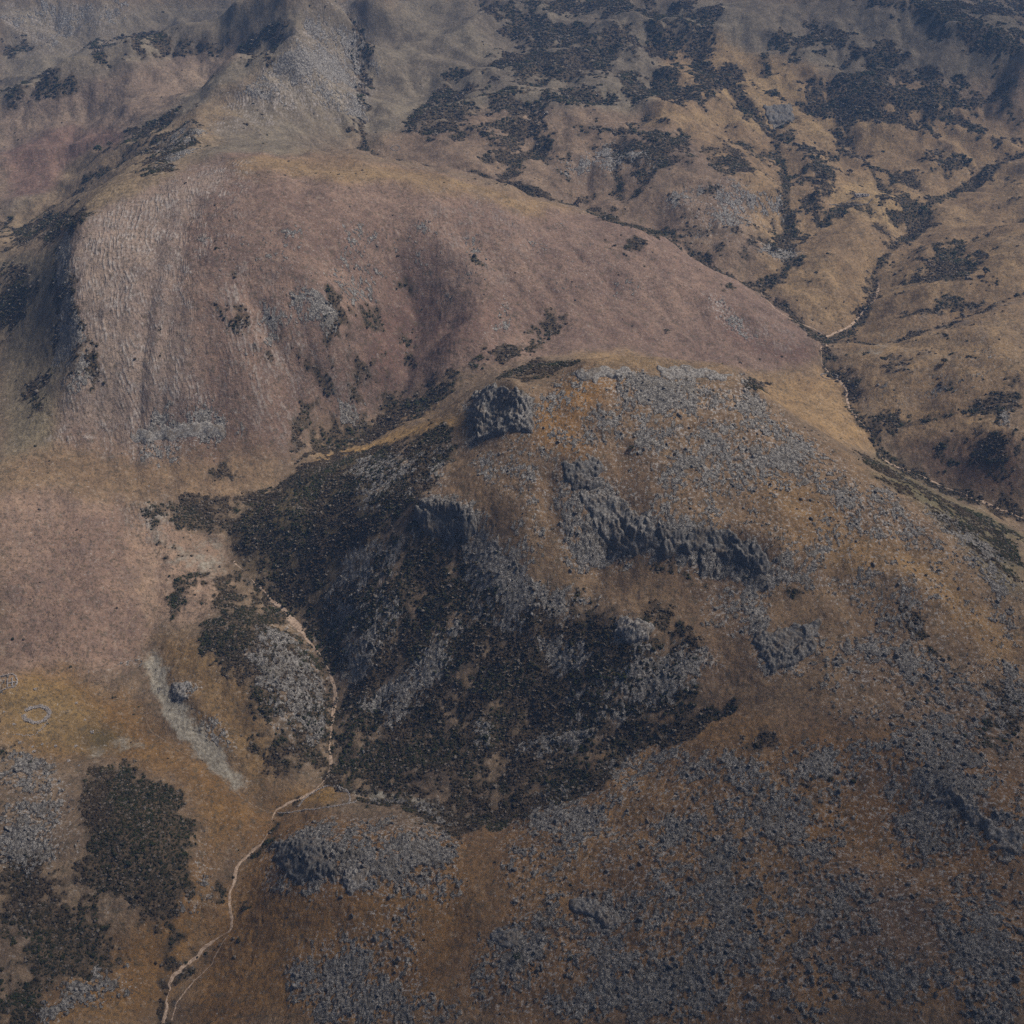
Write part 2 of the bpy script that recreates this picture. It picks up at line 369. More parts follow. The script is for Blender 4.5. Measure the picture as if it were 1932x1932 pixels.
#--MASKS--
# ------------------------------------------------------------------ what covers the ground (outlines read off the photograph, laid on the relief)
SH = MX.shape
TINT = np.empty(SH + (3,)); TINT[:] = (0.235, 0.178, 0.125)
ROCK = np.zeros(SH); SLAB = np.zeros(SH); PALE = np.zeros(SH); SCRUB = np.zeros(SH); DENSE = np.zeros(SH)
PINK = (0.250, 0.178, 0.145); LPINK = (0.300, 0.215, 0.170); OCHRE = (0.270, 0.170, 0.078); YELL = (0.37, 0.27, 0.155); RUST = (0.225, 0.150, 0.088)
MAR = (0.165, 0.105, 0.088); GREY = (0.215, 0.187, 0.145); DRY = (0.30, 0.215, 0.13)
for s, c, sf in [
    ("0 0,1932 0,1932 140,1250 200,700 250,0 430", GREY, 14),
    ("1250 60,1932 230,1932 860,1700 840,1560 640,1440 545,1240 440,1240 200", DRY, 10),
    ("700 290,760 250,950 200,1240 220,1400 330,1440 540,1240 440,950 345", (0.25, 0.185, 0.135), 10),
    ("1330 60,1450 120,1530 190,1640 230,1700 290,1620 270,1480 240,1400 230,1330 150", YELL, 6),
    ("1220 225,1300 203,1400 213,1450 255,1400 232,1300 222,1240 235", YELL, 3),
    ("1600 340,1700 360,1720 400,1680 420,1590 400,1560 370", YELL, 4),
    ("1700 130,1800 190,1932 240,1932 280,1780 230,1680 170", (0.3, 0.22, 0.14), 6),
    ("0 190,120 150,330 110,480 60,420 130,300 220,160 300,0 400", (0.27, 0.21, 0.165), 8),
    ("0 290,120 240,230 250,250 290,120 350,0 380", (0.22, 0.145, 0.12), 7),
    ("150 440,300 320,450 288,650 300,850 330,1010 380,1240 435,1430 545,1560 640,1450 700,1100 660,860 700,600 840,420 870,90 860,140 600", PINK, 8),
    ("150 300,330 225,420 180,500 110,380 290,200 400,0 480,0 440", (0.29, 0.225, 0.15), 6),
    ("430 300,650 300,850 335,1100 400,1000 400,800 360,600 330,450 330", DRY, 6),
    ("150 440,330 330,430 300,360 420,340 600,380 760,300 840,130 800,150 600", (0.33, 0.265, 0.225), 8),
    ("0 480,120 470,130 640,110 860,0 900", (0.24, 0.205, 0.145), 8),
    ("690 590,790 550,800 680,740 740,680 720", MAR, 6), ("380 800,480 830,560 850,420 865,330 840,250 830", MAR, 5),
    ("1330 580,1450 640,1560 660,1500 680,1380 640", MAR, 6), ("800 570,960 600,900 660,820 680", (0.21, 0.14, 0.115), 6),
    ("920 770,1090 690,1100 660,1440 700,1560 680,1610 780,1650 860,1500 780,1400 700,1100 690,900 760,700 830,560 870,640 840,800 750", DRY, 5),
    ("1420 735,1560 690,1610 780,1650 850,1590 840,1480 770", (0.33, 0.23, 0.13), 6),
    ("620 860,900 765,910 785,780 825,640 875,560 890", (0.40, 0.27, 0.13), 3),
    ("900 800,1100 700,1240 697,1380 710,1500 800,1640 880,1800 1000,1932 1120,1932 1932,900 1932,860 1600,860 1540,1000 1540,1200 1400,1340 1330,1240 1250,1150 1150,1050 1080,900 1020,800 960", (0.235, 0.165, 0.105), 6),
    ("1110 710,1180 720,1120 800,1080 860,1020 850,1000 800,1050 740", (0.36, 0.215, 0.09), 5),
    ("1450 900,1620 960,1800 1080,1932 1180,1932 1260,1750 1130,1550 1040,1400 970", (0.30, 0.20, 0.105), 7),
    ("1640 850,1720 900,1932 1010,1932 1120,1800 1010,1680 920", (0.17, 0.150, 0.09), 5),
    ("0 930,230 930,270 1050,290 1200,240 1260,0 1290", LPINK, 8),
    ("0 860,300 830,560 860,500 900,430 950,250 930,0 940", (0.26, 0.185, 0.12), 7),
    ("0 1290,130 1262,250 1320,330 1400,460 1500,640 1480,660 1510,510 1540,400 1640,420 1740,330 1860,300 1932,0 1932,150 1860,210 1790,400 1600,330 1450,160 1430,60 1430,0 1390", (0.27, 0.165, 0.072), 5),
    ("0 1300,120 1285,180 1340,170 1420,60 1410,0 1380", (0.27, 0.19, 0.095), 6),
    ("160 1360,230 1380,240 1410,170 1430,140 1410", (0.15, 0.12, 0.055), 5),
    ("300 1210,380 1190,450 1290,560 1420,520 1520,400 1420,330 1310", (0.245, 0.165, 0.085), 5),
    ("260 940,340 1010,430 1030,430 1100,340 1190,280 1170,240 1000", (0.36, 0.262, 0.20), 6),
    ("580 1500,660 1480,670 1510,560 1530", (0.31, 0.20, 0.085), 3),
    ("480 1540,900 1560,900 1932,330 1932,400 1780,460 1640", (0.26, 0.155, 0.068), 6),
    ("900 1560,1200 1400,1340 1340,1700 1400,1932 1450,1932 1932,900 1932", (0.265, 0.165, 0.082), 6),
    ("1440 1530,1600 1490,1760 1540,1932 1620,1932 1660,1700 1610,1500 1560", (0.235, 0.135, 0.055), 5),
    ("1500 1660,1640 1640,1760 1720,1760 1850,1560 1860", (0.20, 0.135, 0.085), 6),
    ("1700 840,1932 820,1932 970,1850 940,1740 880", (0.165, 0.105, 0.075), 7),
    ("450 980,560 900,700 850,700 1000,640 1100,560 1150,450 1050", (0.135, 0.105, 0.055), 6),
]:
    region(TINT, s, c, sf, 'set')
for s, v, sf in [
    ("900 800,1100 700,1240 697,1400 712,1600 860,1800 1020,1932 1150,1932 1350,1700 1180,1450 1110,1250 1040,1000 1000,900 900", .50, 5),
    ("888 745,1000 745,1010 835,960 820,895 840,880 800", 1, 2), ("1080 712,1130 700,1400 705,1480 790,1300 770,1190 800,1140 740", .8, 3),
    ("1150 800,1400 775,1520 870,1300 940,1180 880", .68, 5), ("1000 870,1150 870,1180 960,1060 940", .85, 3),
    ("1040 930,1140 950,1250 995,1370 1000,1500 1060,1480 1110,1350 1100,1240 1075,1120 1070,1060 1010", .95, 3),
    ("775 945,880 950,910 1010,850 1040,780 1020", .98, 2), ("1500 900,1700 950,1780 1050,1600 990", .72, 4),
    ("1540 1075,1750 1095,1760 1130,1600 1125", .8, 3), ("1410 1190,1560 1170,1540 1250,1440 1290", .9, 3),
    ("1290 1100,1460 1115,1450 1200,1330 1180", .75, 4), ("1150 1150,1240 1175,1230 1225,1140 1215", .9, 2),
    ("1560 1160,1932 1250,1932 1420,1700 1420,1560 1330", .58, 6), ("1700 940,1780 960,1932 1090,1932 1140,1800 1040", .62, 4),
    ("640 1060,760 1050,730 1200,650 1230", .7, 4), ("800 1180,860 1150,840 1280,690 1430,740 1300", .72, 4),
    ("980 1190,1110 1210,1100 1270,1000 1260", .65, 4), ("1190 1230,1330 1270,1260 1340,1100 1400,950 1450,1060 1370", .74, 4),
    ("650 880,870 825,850 930,660 940", .72, 4), ("860 1020,1100 1090,1160 1130,1040 1150,860 1100", .7, 3), ("560 1170,600 1230,500 1170,420 1160", .6, 3),
    ("470 1230,520 1185,610 1260,620 1380,590 1420,520 1360", .86, 4),
    ("950 1540,1200 1410,1400 1400,1700 1400,1932 1350,1932 1932,880 1932,930 1700", .60, 6),
    ("480 1590,620 1550,800 1525,880 1560,850 1700,650 1720,500 1680", .74, 4), ("510 1580,640 1590,700 1680,640 1700,530 1660", .95, 3),
    ("540 1780,800 1700,820 1932,560 1932", .62, 5), ("0 1415,80 1440,140 1520,120 1640,0 1650", .74, 4), ("1250 1600,1550 1700,1560 1932,1200 1932,1180 1750", .66, 6),
    ("1690 1440,1932 1550,1932 1620,1770 1545", .95, 3), ("1580 1415,1760 1470,1640 1500,1560 1460", .85, 3), ("1380 1470,1500 1500,1300 1620,1150 1600", .78, 5),
    ("560 1850,800 1840,900 1932,560 1932", .8, 4), ("1700 1700,1932 1640,1932 1932,1760 1932", .72, 6),
    ("318 1285,365 1290,352 1330,325 1318", .95, 2), ("368 1352,400 1350,462 1425,455 1445,400 1420", .75, 2),
    ("120 1900,190 1850,280 1845,160 1900,130 1932,60 1932", .8, 3), ("368 1590,405 1600,412 1690,380 1680", .75, 2), ("350 1700,420 1690,410 1730,340 1730", .8, 2),
    ("0 1275,34 1270,38 1308,0 1316", .9, 2), ("660 770,720 780,700 810,660 810", .6, 3), ("1880 760,1932 760,1932 810,1890 800", .85, 2),
    ("1440 205,1490 200,1500 230,1450 240", .8, 3), ("1310 550,1350 555,1450 640,1400 630,1330 590", .75, 2), ("1420 450,1500 470,1490 500,1420 490", .7, 3),
    ("110 460,140 450,150 740,130 760,110 600", .78, 3), ("250 815,430 790,430 830,260 840", .85, 3), ("300 270,380 220,370 290,280 330", .6, 3),
    ("1240 380,1400 330,1500 420,1300 460", .45, 6), ("1050 300,1200 260,1230 300,1100 360", .42, 6),
    ("600 60,700 80,690 230,600 210,500 190,430 190,540 90", .5, 6), ("0 30,100 0,260 0,200 60,60 90", .5, 6),
    ("1550 750,1700 700,1900 650,1932 700,1700 760", .3, 6), ("370 430,1100 420,1250 560,700 560,420 700", .13, 8),
]:
    region(ROCK, s, v, sf)
for s, v, sf in [
    ("140 450,330 320,470 300,460 420,380 500,370 700,430 800,250 835,90 850,150 700,140 560", 1, 6),
    ("440 480,600 540,700 740,580 830,430 820,380 650", .62, 8), ("500 110,600 0,720 0,700 100,690 240,560 230,400 260,420 190", .85, 6),
    ("820 340,1000 400,960 560,800 520", .35, 8), ("1330 560,1500 620,1480 660,1350 600", .5, 5), ("240 930,320 930,310 1010,250 1000", .7, 4),
    ("0 0,260 0,250 80,60 110,0 90", .6, 6), ("1700 780,1640 660,1780 560,1932 560,1850 680", .25, 6), ("0 950,230 940,280 1100,200 1240,0 1200", .10, 8),
]:
    region(SLAB, s, v, sf)
for s, v, sf in [
    ("274 1225,298 1228,318 1290,352 1342,402 1396,482 1498,450 1496,368 1422,312 1350,282 1290", 1, 2),
    ("240 1385,295 1395,290 1410,200 1425,150 1430,160 1415", .5, 2), ("240 945,300 935,330 1030,420 1035,425 1100,300 1060", .46, 4),
    ("330 1010,430 1025,430 1100,410 1090,400 1040,340 1030", .5, 2), ("620 1480,740 1495,820 1515,900 1545,960 1555,800 1535,690 1508", .8, 1),
    ("1660 610,1720 600,1680 660,1620 700,1600 690", .3, 3), ("1020 1440,1070 1400,1120 1340,1150 1350,1090 1420,1020 1470", .55, 2),
    ("800 1230,860 1160,850 1200,800 1290,760 1300", .4, 2),
]:
    region(PALE, s, v, sf)
for s, v, sf in [
    ("640 1080,780 1000,860 1050,1050 1090,1130 1150,1220 1170,1250 1250,1340 1330,1200 1400,1100 1480,960 1540,850 1525,700 1478,630 1440,645 1300,600 1210,560 1170,500 1100,440 1040,430 970,480 905,620 860,780 830,840 790,870 850,800 950", .80, 3),
    ("378 1170,420 1130,480 1120,560 1180,620 1250,632 1330,610 1445,560 1440,500 1350,450 1300,378 1230", .76, 2),
    ("470 1370,560 1355,590 1440,520 1450,480 1430", .5, 3),
    ("160 1470,250 1438,330 1478,392 1560,362 1600,372 1720,330 1792,262 1800,205 1720,135 1640,160 1560", .97, 1),
    ("0 1600,100 1640,150 1700,205 1765,190 1850,110 1885,60 1932,0 1932", .95, 2), ("0 1385,50 1430,40 1450,0 1440", .7, 2),
    ("290 940,380 920,440 945,425 1005,330 1012,280 985", .9, 2), ("395 860,440 860,435 895,400 895", .8, 2), ("400 1090,470 1090,500 1140,400 1160", .75, 2),
    ("0 430,100 398,185 398,150 438,60 455,0 478", .95, 1), ("78 690,100 700,100 760,60 772,52 735,75 720", .95, 2), ("0 490,40 485,65 560,40 620,0 660", .8, 2),
    ("940 700,1000 683,1098 682,1095 700,1050 720,960 714", .9, 1), ("850 690,1060 592,1082 596,980 665,900 692,760 748,740 740", .8, 2),
    ("700 780,860 722,885 735,800 792,700 832,620 862,600 850", .88, 2), ("1390 715,1470 722,1470 742,1400 738", .85, 2),
    ("1600 843,1700 895,1932 1012,1932 1110,1800 1005,1700 935", .62, 3), ("1638 775,1690 762,1722 795,1690 822,1645 800", .97, 2),
    ("1795 790,1860 745,1932 700,1932 800,1850 795", .9, 3), ("1740 840,1932 790,1932 960,1850 925,1760 880", .62, 4),
    ("1730 480,1820 430,1865 480,1830 525,1760 535", .88, 3), ("1695 590,1790 560,1845 578,1750 602", .9, 2), ("1650 695,1720 662,1732 682,1670 712", .85, 2),
    ("690 288,860 165,930 110,1050 60,1350 60,1385 150,1330 205,1250 190,1100 205,1000 190,1010 250,960 335,900 300,840 262,760 240", .93, 4),
    ("900 0,1350 0,1340 60,1250 100,1100 120,940 60", .8, 5), ("1440 60,1600 40,1750 120,1932 200,1932 330,1800 235,1700 200,1600 165,1500 130", .85, 4),
    ("1600 0,1932 0,1932 125,1750 60", .9, 4), ("1165 215,1260 260,1210 390,1160 360,1150 280", .88, 4), ("1345 300,1400 285,1425 340,1372 395,1335 355", .93, 3),
    ("1400 440,1500 470,1480 520,1400 490", .5, 4), ("1500 470,1560 440,1600 400,1560 300,1500 230,1460 270,1500 350", .55, 4), ("1540 240,1700 290,1660 325,1560 295", .82, 4),
    ("1640 300,1740 330,1720 370,1650 350", .85, 3), ("1500 130,1650 180,1800 260,1700 270,1580 230,1450 180", .72, 5), ("1740 270,1810 280,1830 320,1740 310", .85, 3),
    ("1640 480,1720 460,1740 500,1660 520", .5, 4), ("1640 310,1560 330,1540 300", .6, 3), ("1660 370,1760 350,1740 420,1680 400", .8, 3),
    ("30 160,130 120,150 142,90 192,10 205", .92, 3), ("160 70,300 60,440 80,330 112,240 112,170 110", .6, 5), ("0 60,60 70,40 110,0 120", .6, 4), ("450 90,535 15,560 50,520 112,470 142", .92, 3),
    ("255 290,330 232,392 232,360 290,275 338", .82, 3), ("225 250,330 215,300 240,240 270", .6, 2), ("820 150,960 60,940 110,880 170", .6, 4),
    ("1400 1385,1505 1375,1480 1418,1430 1412", .97, 1), ("290 1810,460 1700,490 1740,420 1800,360 1860,320 1932,290 1932", .45, 3), ("410 1690,470 1720,450 1750,400 1740", .6, 2),
    ("1830 1280,1932 1250,1932 1480,1860 1400", .42, 4), ("1180 1120,1300 1180,1340 1300,1260 1280", .42, 4), ("1000 1130,1140 1070,1120 1120", .6, 3),
    ("270 1000,430 1040,420 1130,330 1190,280 1120", .30, 3), ("600 560,650 560,700 660,760 720,680 720,620 680", .42, 4), ("690 590,730 580,720 640,680 640", .7, 2),
    ("395 575,450 575,460 620,420 625", .75, 3), ("470 630,560 690,600 730,540 710,480 680", .6, 3), ("370 430,440 460,450 510,410 510", .42, 3), ("650 320,670 360,680 400,650 390", .4, 3),
    ("420 700,600 720,640 780,520 760", .25, 4), ("1540 590,1560 640,1610 740,1600 770,1550 690", .7, 1), ("1100 460,1180 440,1250 450,1150 470", .5, 3), ("1250 420,1310 455,1340 490,1300 470", .6, 1),
    ("820 490,850 480,850 530", .4, 3), ("1350 535,1400 540,1400 552,1350 548", .6, 1), ("1930 1330,1932 1400,1900 1390", .6, 3), ("560 1040,640 1000,640 1090,560 1100", .6, 3), ("1780 1750,1932 1700,1932 1800,1850 1790", .35, 4),
    ("120 650,150 640,150 720,120 730", .5, 2), ("100 480,130 470,140 620,110 560", .45, 2), ("1450 1420,1520 1390,1560 1450,1480 1480", .25, 4), ("1250 60,1350 150,1330 190,1200 160", .6, 5),
    ("500 1800,470 1932,320 1932,380 1850,440 1790", .13, 4), ("650 480,1000 470,1000 640,820 680,650 600", .05, 6), ("1100 600,1280 600,1300 660,1120 650", .10, 4),
]:
    region(SCRUB, s, v, sf + 3)
# open ground with single bushes
region(SCRUB, "1240 60,1932 100,1932 900,1700 830,1560 640,1440 545,1240 440,1000 350,1000 200", .17, 8)
region(SCRUB, "0 100,400 60,540 0,700 0,700 260,430 290,150 440,0 700", .07, 8)
# bushes gather along the watercourses
SVEG = np.zeros(SH)
for k, wd, v in (('spine_gully', 9, .9), ('gully_t', 6, .8), ('gully_u', 7, .85), ('gully_y', 5, .7), ('gully_x', 5, .7), ('divide', 9, .8), ('right', 8, .75), ('upper_right', 11, .9), ('far_right', 12, .8), ('gully_a', 14, .9), ('gully_b', 16, .85), ('ravine', 10, .45),
                 ('left_valley', 9, .7), ('main', 5, .45), ('basin', 9, .9), ('meadow', 3, .3), ('gully_g', 7, .5), ('gully_c', 8, .6), ('gully_f', 10, .6)):
    d = dist_field(SL[k], wd * 3.0, MS, SH)
    SCRUB = np.maximum(SCRUB, v * np.exp(-(d / wd) ** 2) * (d < wd * 2.9)); SVEG = np.maximum(SVEG, (v > .55) * v * np.exp(-(d / (wd * .62)) ** 2) * (d < wd * 2.9))
def streak(M, line, w, v):
    d = dist_field(world_line(line), w * 3.0, MS, SH)
    np.maximum(M, v * np.exp(-(d / w) ** 2) * (d < w * 2.9), out=M)
for ln, w_, v in [("860 1150,800 1220,730 1290,690 1330", 7, .9), ("740 1130,700 1180,660 1260", 8, .7), ("820 1230,790 1290", 7, .9), ("1330 1240,1250 1290,1180 1330,1100 1375,1010 1425", 8, .85),
                  ("1140 1350,1080 1390,1000 1420,960 1450", 6, .9), ("1000 1190,1040 1240,1100 1250", 7, .7), ("1180 1260,1120 1300,1060 1340", 6, .7), ("920 1380,900 1440", 7, .8),
                  ("660 1490,720 1500,790 1515,850 1540", 4, .9), ("880 1130,960 1150,1060 1130", 7, .6), ("720 1380,690 1420", 4, .6), ("480 1130,540 1160,600 1220,628 1290", 4, .7),
                  ("240 1240,300 1260", 4, .5), ("970 560,965 600,925 640", 3, .5)]:
    streak(ROCK, ln, w_, v)
for ln, w_, v in [("1140 1350,1080 1390,1020 1415", 4, .8), ("820 1225,800 1285", 4, .7), ("660 1492,740 1500,800 1516,850 1542,930 1548", 3, .9), ("780 1245,740 1290", 3, .5)]:
    streak(PALE, ln, w_, v)
for ln, w_, v in [("560 840,600 820,640 790", 5, .8), ("1110 400,1240 440,1340 500,1430 545", 5, .8), ("1310 1040,1400 1080", 5, .5), ("1240 1090,1330 1110", 5, .5), ("1740 1180,1800 1230,1830 1290", 7, .5),
                  ("130 470,145 560,150 640,160 730", 6, .75), ("100 480,105 560,115 640", 6, .6), ("690 600,720 570,760 560", 7, .5), ("600 590,625 660,660 720", 8, .55), ("530 650,580 700,640 740", 8, .5),
                  ("400 460,430 500,440 530", 7, .4), ("870 470,960 520,1000 500", 8, .3), ("1420 1020,1480 1080,1500 1110", 4, .4), ("1850 1010,1932 1060", 4, .4), ("1650 1050,1700 1030", 3, .5)]:
    streak(SCRUB, ln, w_, v)
FAN = blur(sstep(2.5, 7.0, FLOW), 1)
BED = np.zeros(SH)

# ------------------------------------------------------------------ the ground mesh: finer near, coarser far, far wider than the photograph
TINT = np.clip(TINT.mean(-1, keepdims=True) + (TINT - TINT.mean(-1, keepdims=True)) * 1.16, .01, 1)
D = 300.0 * np.exp(np.arange(0, 1460) * 0.00166)
D = np.concatenate([np.array([60., 120, 180, 220, 250, 270, 285, 293]), D, D[-1] * np.exp(np.arange(1, 60) * .02)])
sv = np.linspace(-1, 1, 1240)
side = np.array([.02, .05, .1, .17, .26, .38, .52, .7, .9, 1.2, 1.6, 2.1])
sv = np.concatenate([-1 - side[::-1], sv, 1 + side])
SV, DV = np.meshgrid(sv, D)
VX = SV * .476 * (.819 * DV + 395)
VY = DV.copy()
def ground_base(x, y):
    z = samp(H, x, y)
    out = np.maximum(np.abs(x) - 1250, 0) + np.maximum(y - 3300, 0) + np.maximum(190 - y, 0)
    return z + fbm(x, y, 600, 3, 77) * np.minimum(out * .35, 120)
VZ = ground_base(VX, VY)
wx = fbm(VX, VY, 14, 3, 51) * 9; wy = fbm(VX, VY, 14, 3, 61) * 9
wx2 = wx + fbm(VX, VY, 75, 2, 53) * 26; wy2 = wy + fbm(VX, VY, 75, 2, 63) * 26
sx, sy = VX + wx2 * .8, VY + wy2 * .8
vt = np.stack([samp(TINT[..., i], sx, sy, MS) for i in range(3)], -1)
vr = samp(ROCK, sx, sy, MS); vs = samp(SLAB, sx, sy, MS); vp = samp(PALE, VX + wx * .4, VY + wy * .4, MS); vg = samp(SCRUB, sx, sy, MS)
fan = samp(FAN, VX, VY)
fr_ = sstep(1050, 1600, DV)
vgn = fbm(VX, VY, 90, 3, 401) * (.25 + 1.15 * fr_) + fbm(VX, VY, 26, 3, 411) * (.75 + .4 * fr_) + fbm(VX, VY, 7, 2, 421) * .55
vg0 = vg
vg = np.clip(vg * (1 - .12 * fr_) + vgn * (.62 * sstep(.1, .5, vg) + .2 + .45 * fr_ * (vg > .3) + 2.6 * vg * (1 - vg)) * (vg > .012), 0, 1.1) + .50 * sstep(.42, .85, fan) * fr_ * (vg > .015) + .14 * sstep(.8, .95, vg0) * (1 - fr_)
vg = np.maximum(vg, samp(SVEG, VX + wx * .6, VY + wy * .6, MS) * (.85 + .5 * fbm(VX, VY, 30, 2, 433)))
gyv, gxv = np.gradient(H, CS)
slope = samp(blur(np.hypot(gxv, gyv), 1), VX, VY)
# streams keep free of rock
bedd = np.full(SH, 30.0)
for k in ('main', 'meadow', 'right'):
    bedd = np.minimum(bedd, dist_field(SL[k], 30, MS, SH))
keep = sstep(2.5, 10, samp(bedd, VX, VY, MS))
vr2 = np.clip(vr + .3 * sstep(.75, 1.15, slope) * (vr > .05), 0, 1.05)
na = fbm(VX, VY, 48, 3, 101, .6); nb_ = fbm(VX + 300, VY, 11, 3, 131, .65); nc_ = fbm(VX - 70, VY * .8, 3.4, 3, 151, .7)
rk = sstep(-.07, .14, (vr2 - .62) * 1.1 + na * 1.0 + nb_ * .65 + nc_ * .90) * keep * sstep(.02, .1, vr2)
# rock relief: tilted blocks with clefts between them
ca, sa = math.cos(.5), math.sin(.5)
rx = VX * ca + VY * sa; ry = (-VX * sa + VY * ca)
lod = np.clip(DV / 800, 1, 2.4)
f2, e2, c2 = worley(rx * 1.0 + 40, ry * .6, 2.9, 13)
f3, e3, c3 = worley(rx + 90 + wx, ry * .6 + wy, 13.0, 23)
big = sstep(.78, 1, vr)
jag = fbm(rx * 1.5 + wx * .3, ry * .85, 5.5, 4, 19, .68, True)
VZ = VZ + rk * (jag * 1.35 + (c2 * .8 + sstep(0, .35, e2) * .5) * 1.0 - .4) * (.95 + .8 * big) * np.clip(1.5 - DV / 1200, .8, 1.25)
VZ = VZ + sstep(.45, 1, vr) * rk * ((c3 - .5) * 2.2 + sstep(0, .2, e3) * 1.5 - .8) * (.8 + 1.1 * big)
# bedded slabs: low broken steps across the slope
bd = fbm(VX, VY, 90, 2, 55) * 16
lay = (VX * .93 + VY * .12 + bd + VZ * .35 + nb_ * 3.0) / 4.3
saw = lay - np.floor(lay)
step_ = (sstep(0, .25, saw) - saw)
brk = sstep(-.12, .30, fbm(VX, VY * .7, 15, 4, 66, .65) + .5 * fbm(VX, VY, 70, 2, 69))
VZ = VZ + vs * step_ * .12 * brk + vs * fbm(VX * 1.5, VY * 1.1, 11, 4, 68, .66, True) * .8
lay2 = (VX * .90 + VY * .16 + bd * 1.2 + VZ * .3) / 2.3; saw2 = lay2 - np.floor(lay2)
strata = np.clip(sstep(.0, .12, saw) * (1 - sstep(.22, .60, saw)) * brk * 1.0 + sstep(0, .2, saw2) * (1 - sstep(.3, .7, saw2)) * .55 * sstep(-.1, .3, fbm(VX, VY * .5, 9, 3, 67)), 0, 1)
# soil roughness, rills
rill = fbm(VX + wx * 2, VY + wy * 2, 24, 5, 88, .6, True)
VZ = VZ + (1 - rk) * keep * (fbm(VX, VY, 7, 3, 71) * .9 + fbm(VX, VY, 2.6, 2, 72) * .3 + rill * 1.3 * sstep(.15, .5, slope))
GZ = VZ

def mesh_np(name, v, f, mat=None, smooth=False):
    me = bpy.data.meshes.new(name)
    v = np.asarray(v, np.float32); f = np.asarray(f, np.int32)
    me.vertices.add(len(v)); me.vertices.foreach_set('co', v.ravel())
    me.loops.add(f.size); me.loops.foreach_set('vertex_index', f.ravel())
    me.polygons.add(len(f)); me.polygons.foreach_set('loop_start', np.arange(0, f.size, f.shape[1], dtype=np.int32))
    if smooth: me.polygons.foreach_set('use_smooth', np.ones(len(f), bool))
    me.update(calc_edges=True)
    if mat: me.materials.append(mat)
    return me

def link(name, me, label=None, cat=None, group=None, kind=None, parent=None, loc=None):
    o = bpy.data.objects.new(name, me); COL.objects.link(o)
    if label: o['label'] = label
    if cat: o['category'] = cat
    if group: o['group'] = group
    if kind: o['kind'] = kind
    if parent: o.parent = parent
    if loc is not None: o.location = loc
    return o

# height of the finished ground: sample the mesh grid itself
LD = np.log(D)
def gz(x, y):
    x = np.asarray(x, float); y = np.asarray(y, float)
    i = np.clip(np.interp(y, D, np.arange(len(D))), 0, len(D) - 1.001)
    s = x / (.476 * (.819 * y + 395))
    j = np.clip(np.interp(s, sv, np.arange(len(sv))), 0, len(sv) - 1.001)
    i0 = i.astype(int); j0 = j.astype(int); fi = i - i0; fj = j - j0
    return (GZ[i0, j0] * (1 - fj) + GZ[i0, j0 + 1] * fj) * (1 - fi) + (GZ[i0 + 1, j0] * (1 - fj) + GZ[i0 + 1, j0 + 1] * fj) * fi
def gattr(A, x, y):
    i = np.clip(np.rint(np.interp(y, D, np.arange(len(D)))), 0, len(D) - 1).astype(int)
    s = x / (.476 * (.819 * y + 395))
    j = np.clip(np.rint(np.interp(s, sv, np.arange(len(sv)))), 0, len(sv) - 1).astype(int)
    return A[i, j]

# ------------------------------------------------------------------ materials
def newmat(name, rough=.95):
    m = bpy.data.materials.new(name); m.use_nodes = True
    t = m.node_tree; b = t.nodes['Principled BSDF']
    b.inputs['Roughness'].default_value = rough
    b.inputs['Specular IOR Level'].default_value = .15
    return m, t, b
class NT:
    def __init__(s, t): s.t = t
    def n(s, kind, **kw):
        q = s.t.nodes.new(kind)
        for k, v in kw.items():
            if k.startswith('i_'):
                q.inputs[k[2:].replace('_', ' ')].default_value = v
            else: setattr(q, k, v)
        return q
    def l(s, a, b): s.t.links.new(a, b)
    def noise(s, vec, scale, detail=4, rough=.6, dist=0):
        q = s.n('ShaderNodeTexNoise'); q.inputs['Scale'].default_value = scale; q.inputs['Detail'].default_value = detail
        q.inputs['Roughness'].default_value = rough; q.inputs['Distortion'].default_value = dist
        s.l(vec, q.inputs['Vector']); return q.outputs['Fac']
    def ramp(s, fac, lo, hi, a=0.0, b=1.0):
        q = s.n('ShaderNodeMapRange'); q.interpolation_type = 'SMOOTHSTEP'
        q.inputs['From Min'].default_value = lo; q.inputs['From Max'].default_value = hi
        q.inputs['To Min'].default_value = a; q.inputs['To Max'].default_value = b
        s.l(fac, q.inputs['Value']); return q.outputs[0]
    def math(s, op, a, b=None, c=None):
        q = s.n('ShaderNodeMath', operation=op)
        for i, v in enumerate((a, b, c)):
            if v is None: continue
            if isinstance(v, (int, float)): q.inputs[i].default_value = v
            else: s.l(v, q.inputs[i])
        return q.outputs[0]
    def mix(s, fac, a, b, blend='MIX'):
        q = s.n('ShaderNodeMix', data_type='RGBA', blend_type=blend)
        for i, v in ((0, fac), (6, a), (7, b)):
            if isinstance(v, (int, float)): q.inputs[i].default_value = v
            elif isinstance(v, tuple): q.inputs[i].default_value = v + (1,) if len(v) == 3 else v
            else: s.l(v, q.inputs[i])
        return q.outputs[2]

gm, t, bs = newmat('ground')
N = NT(t)
pos = N.n('ShaderNodeNewGeometry').outputs['Position']
tint = N.n('ShaderNodeAttribute', attribute_name='tint').outputs['Color']
mk = N.n('ShaderNodeAttribute', attribute_name='cover')
sep = N.n('ShaderNodeSeparateColor'); N.l(mk.outputs['Color'], sep.inputs[0])
aR, aS, aG = sep.outputs[0], sep.outputs[1], sep.outputs[2]
aP = N.n('ShaderNodeAttribute', attribute_name='pale').outputs['Fac']
aF = N.n('ShaderNodeAttribute', attribute_name='flow').outputs['Fac']
nb = N.noise(pos, .011, 5, .6); nm = N.noise(pos, .07, 6, .68); nf = N.noise(pos, .42, 5, .72); nff = N.noise(pos, 1.3, 3, .7)
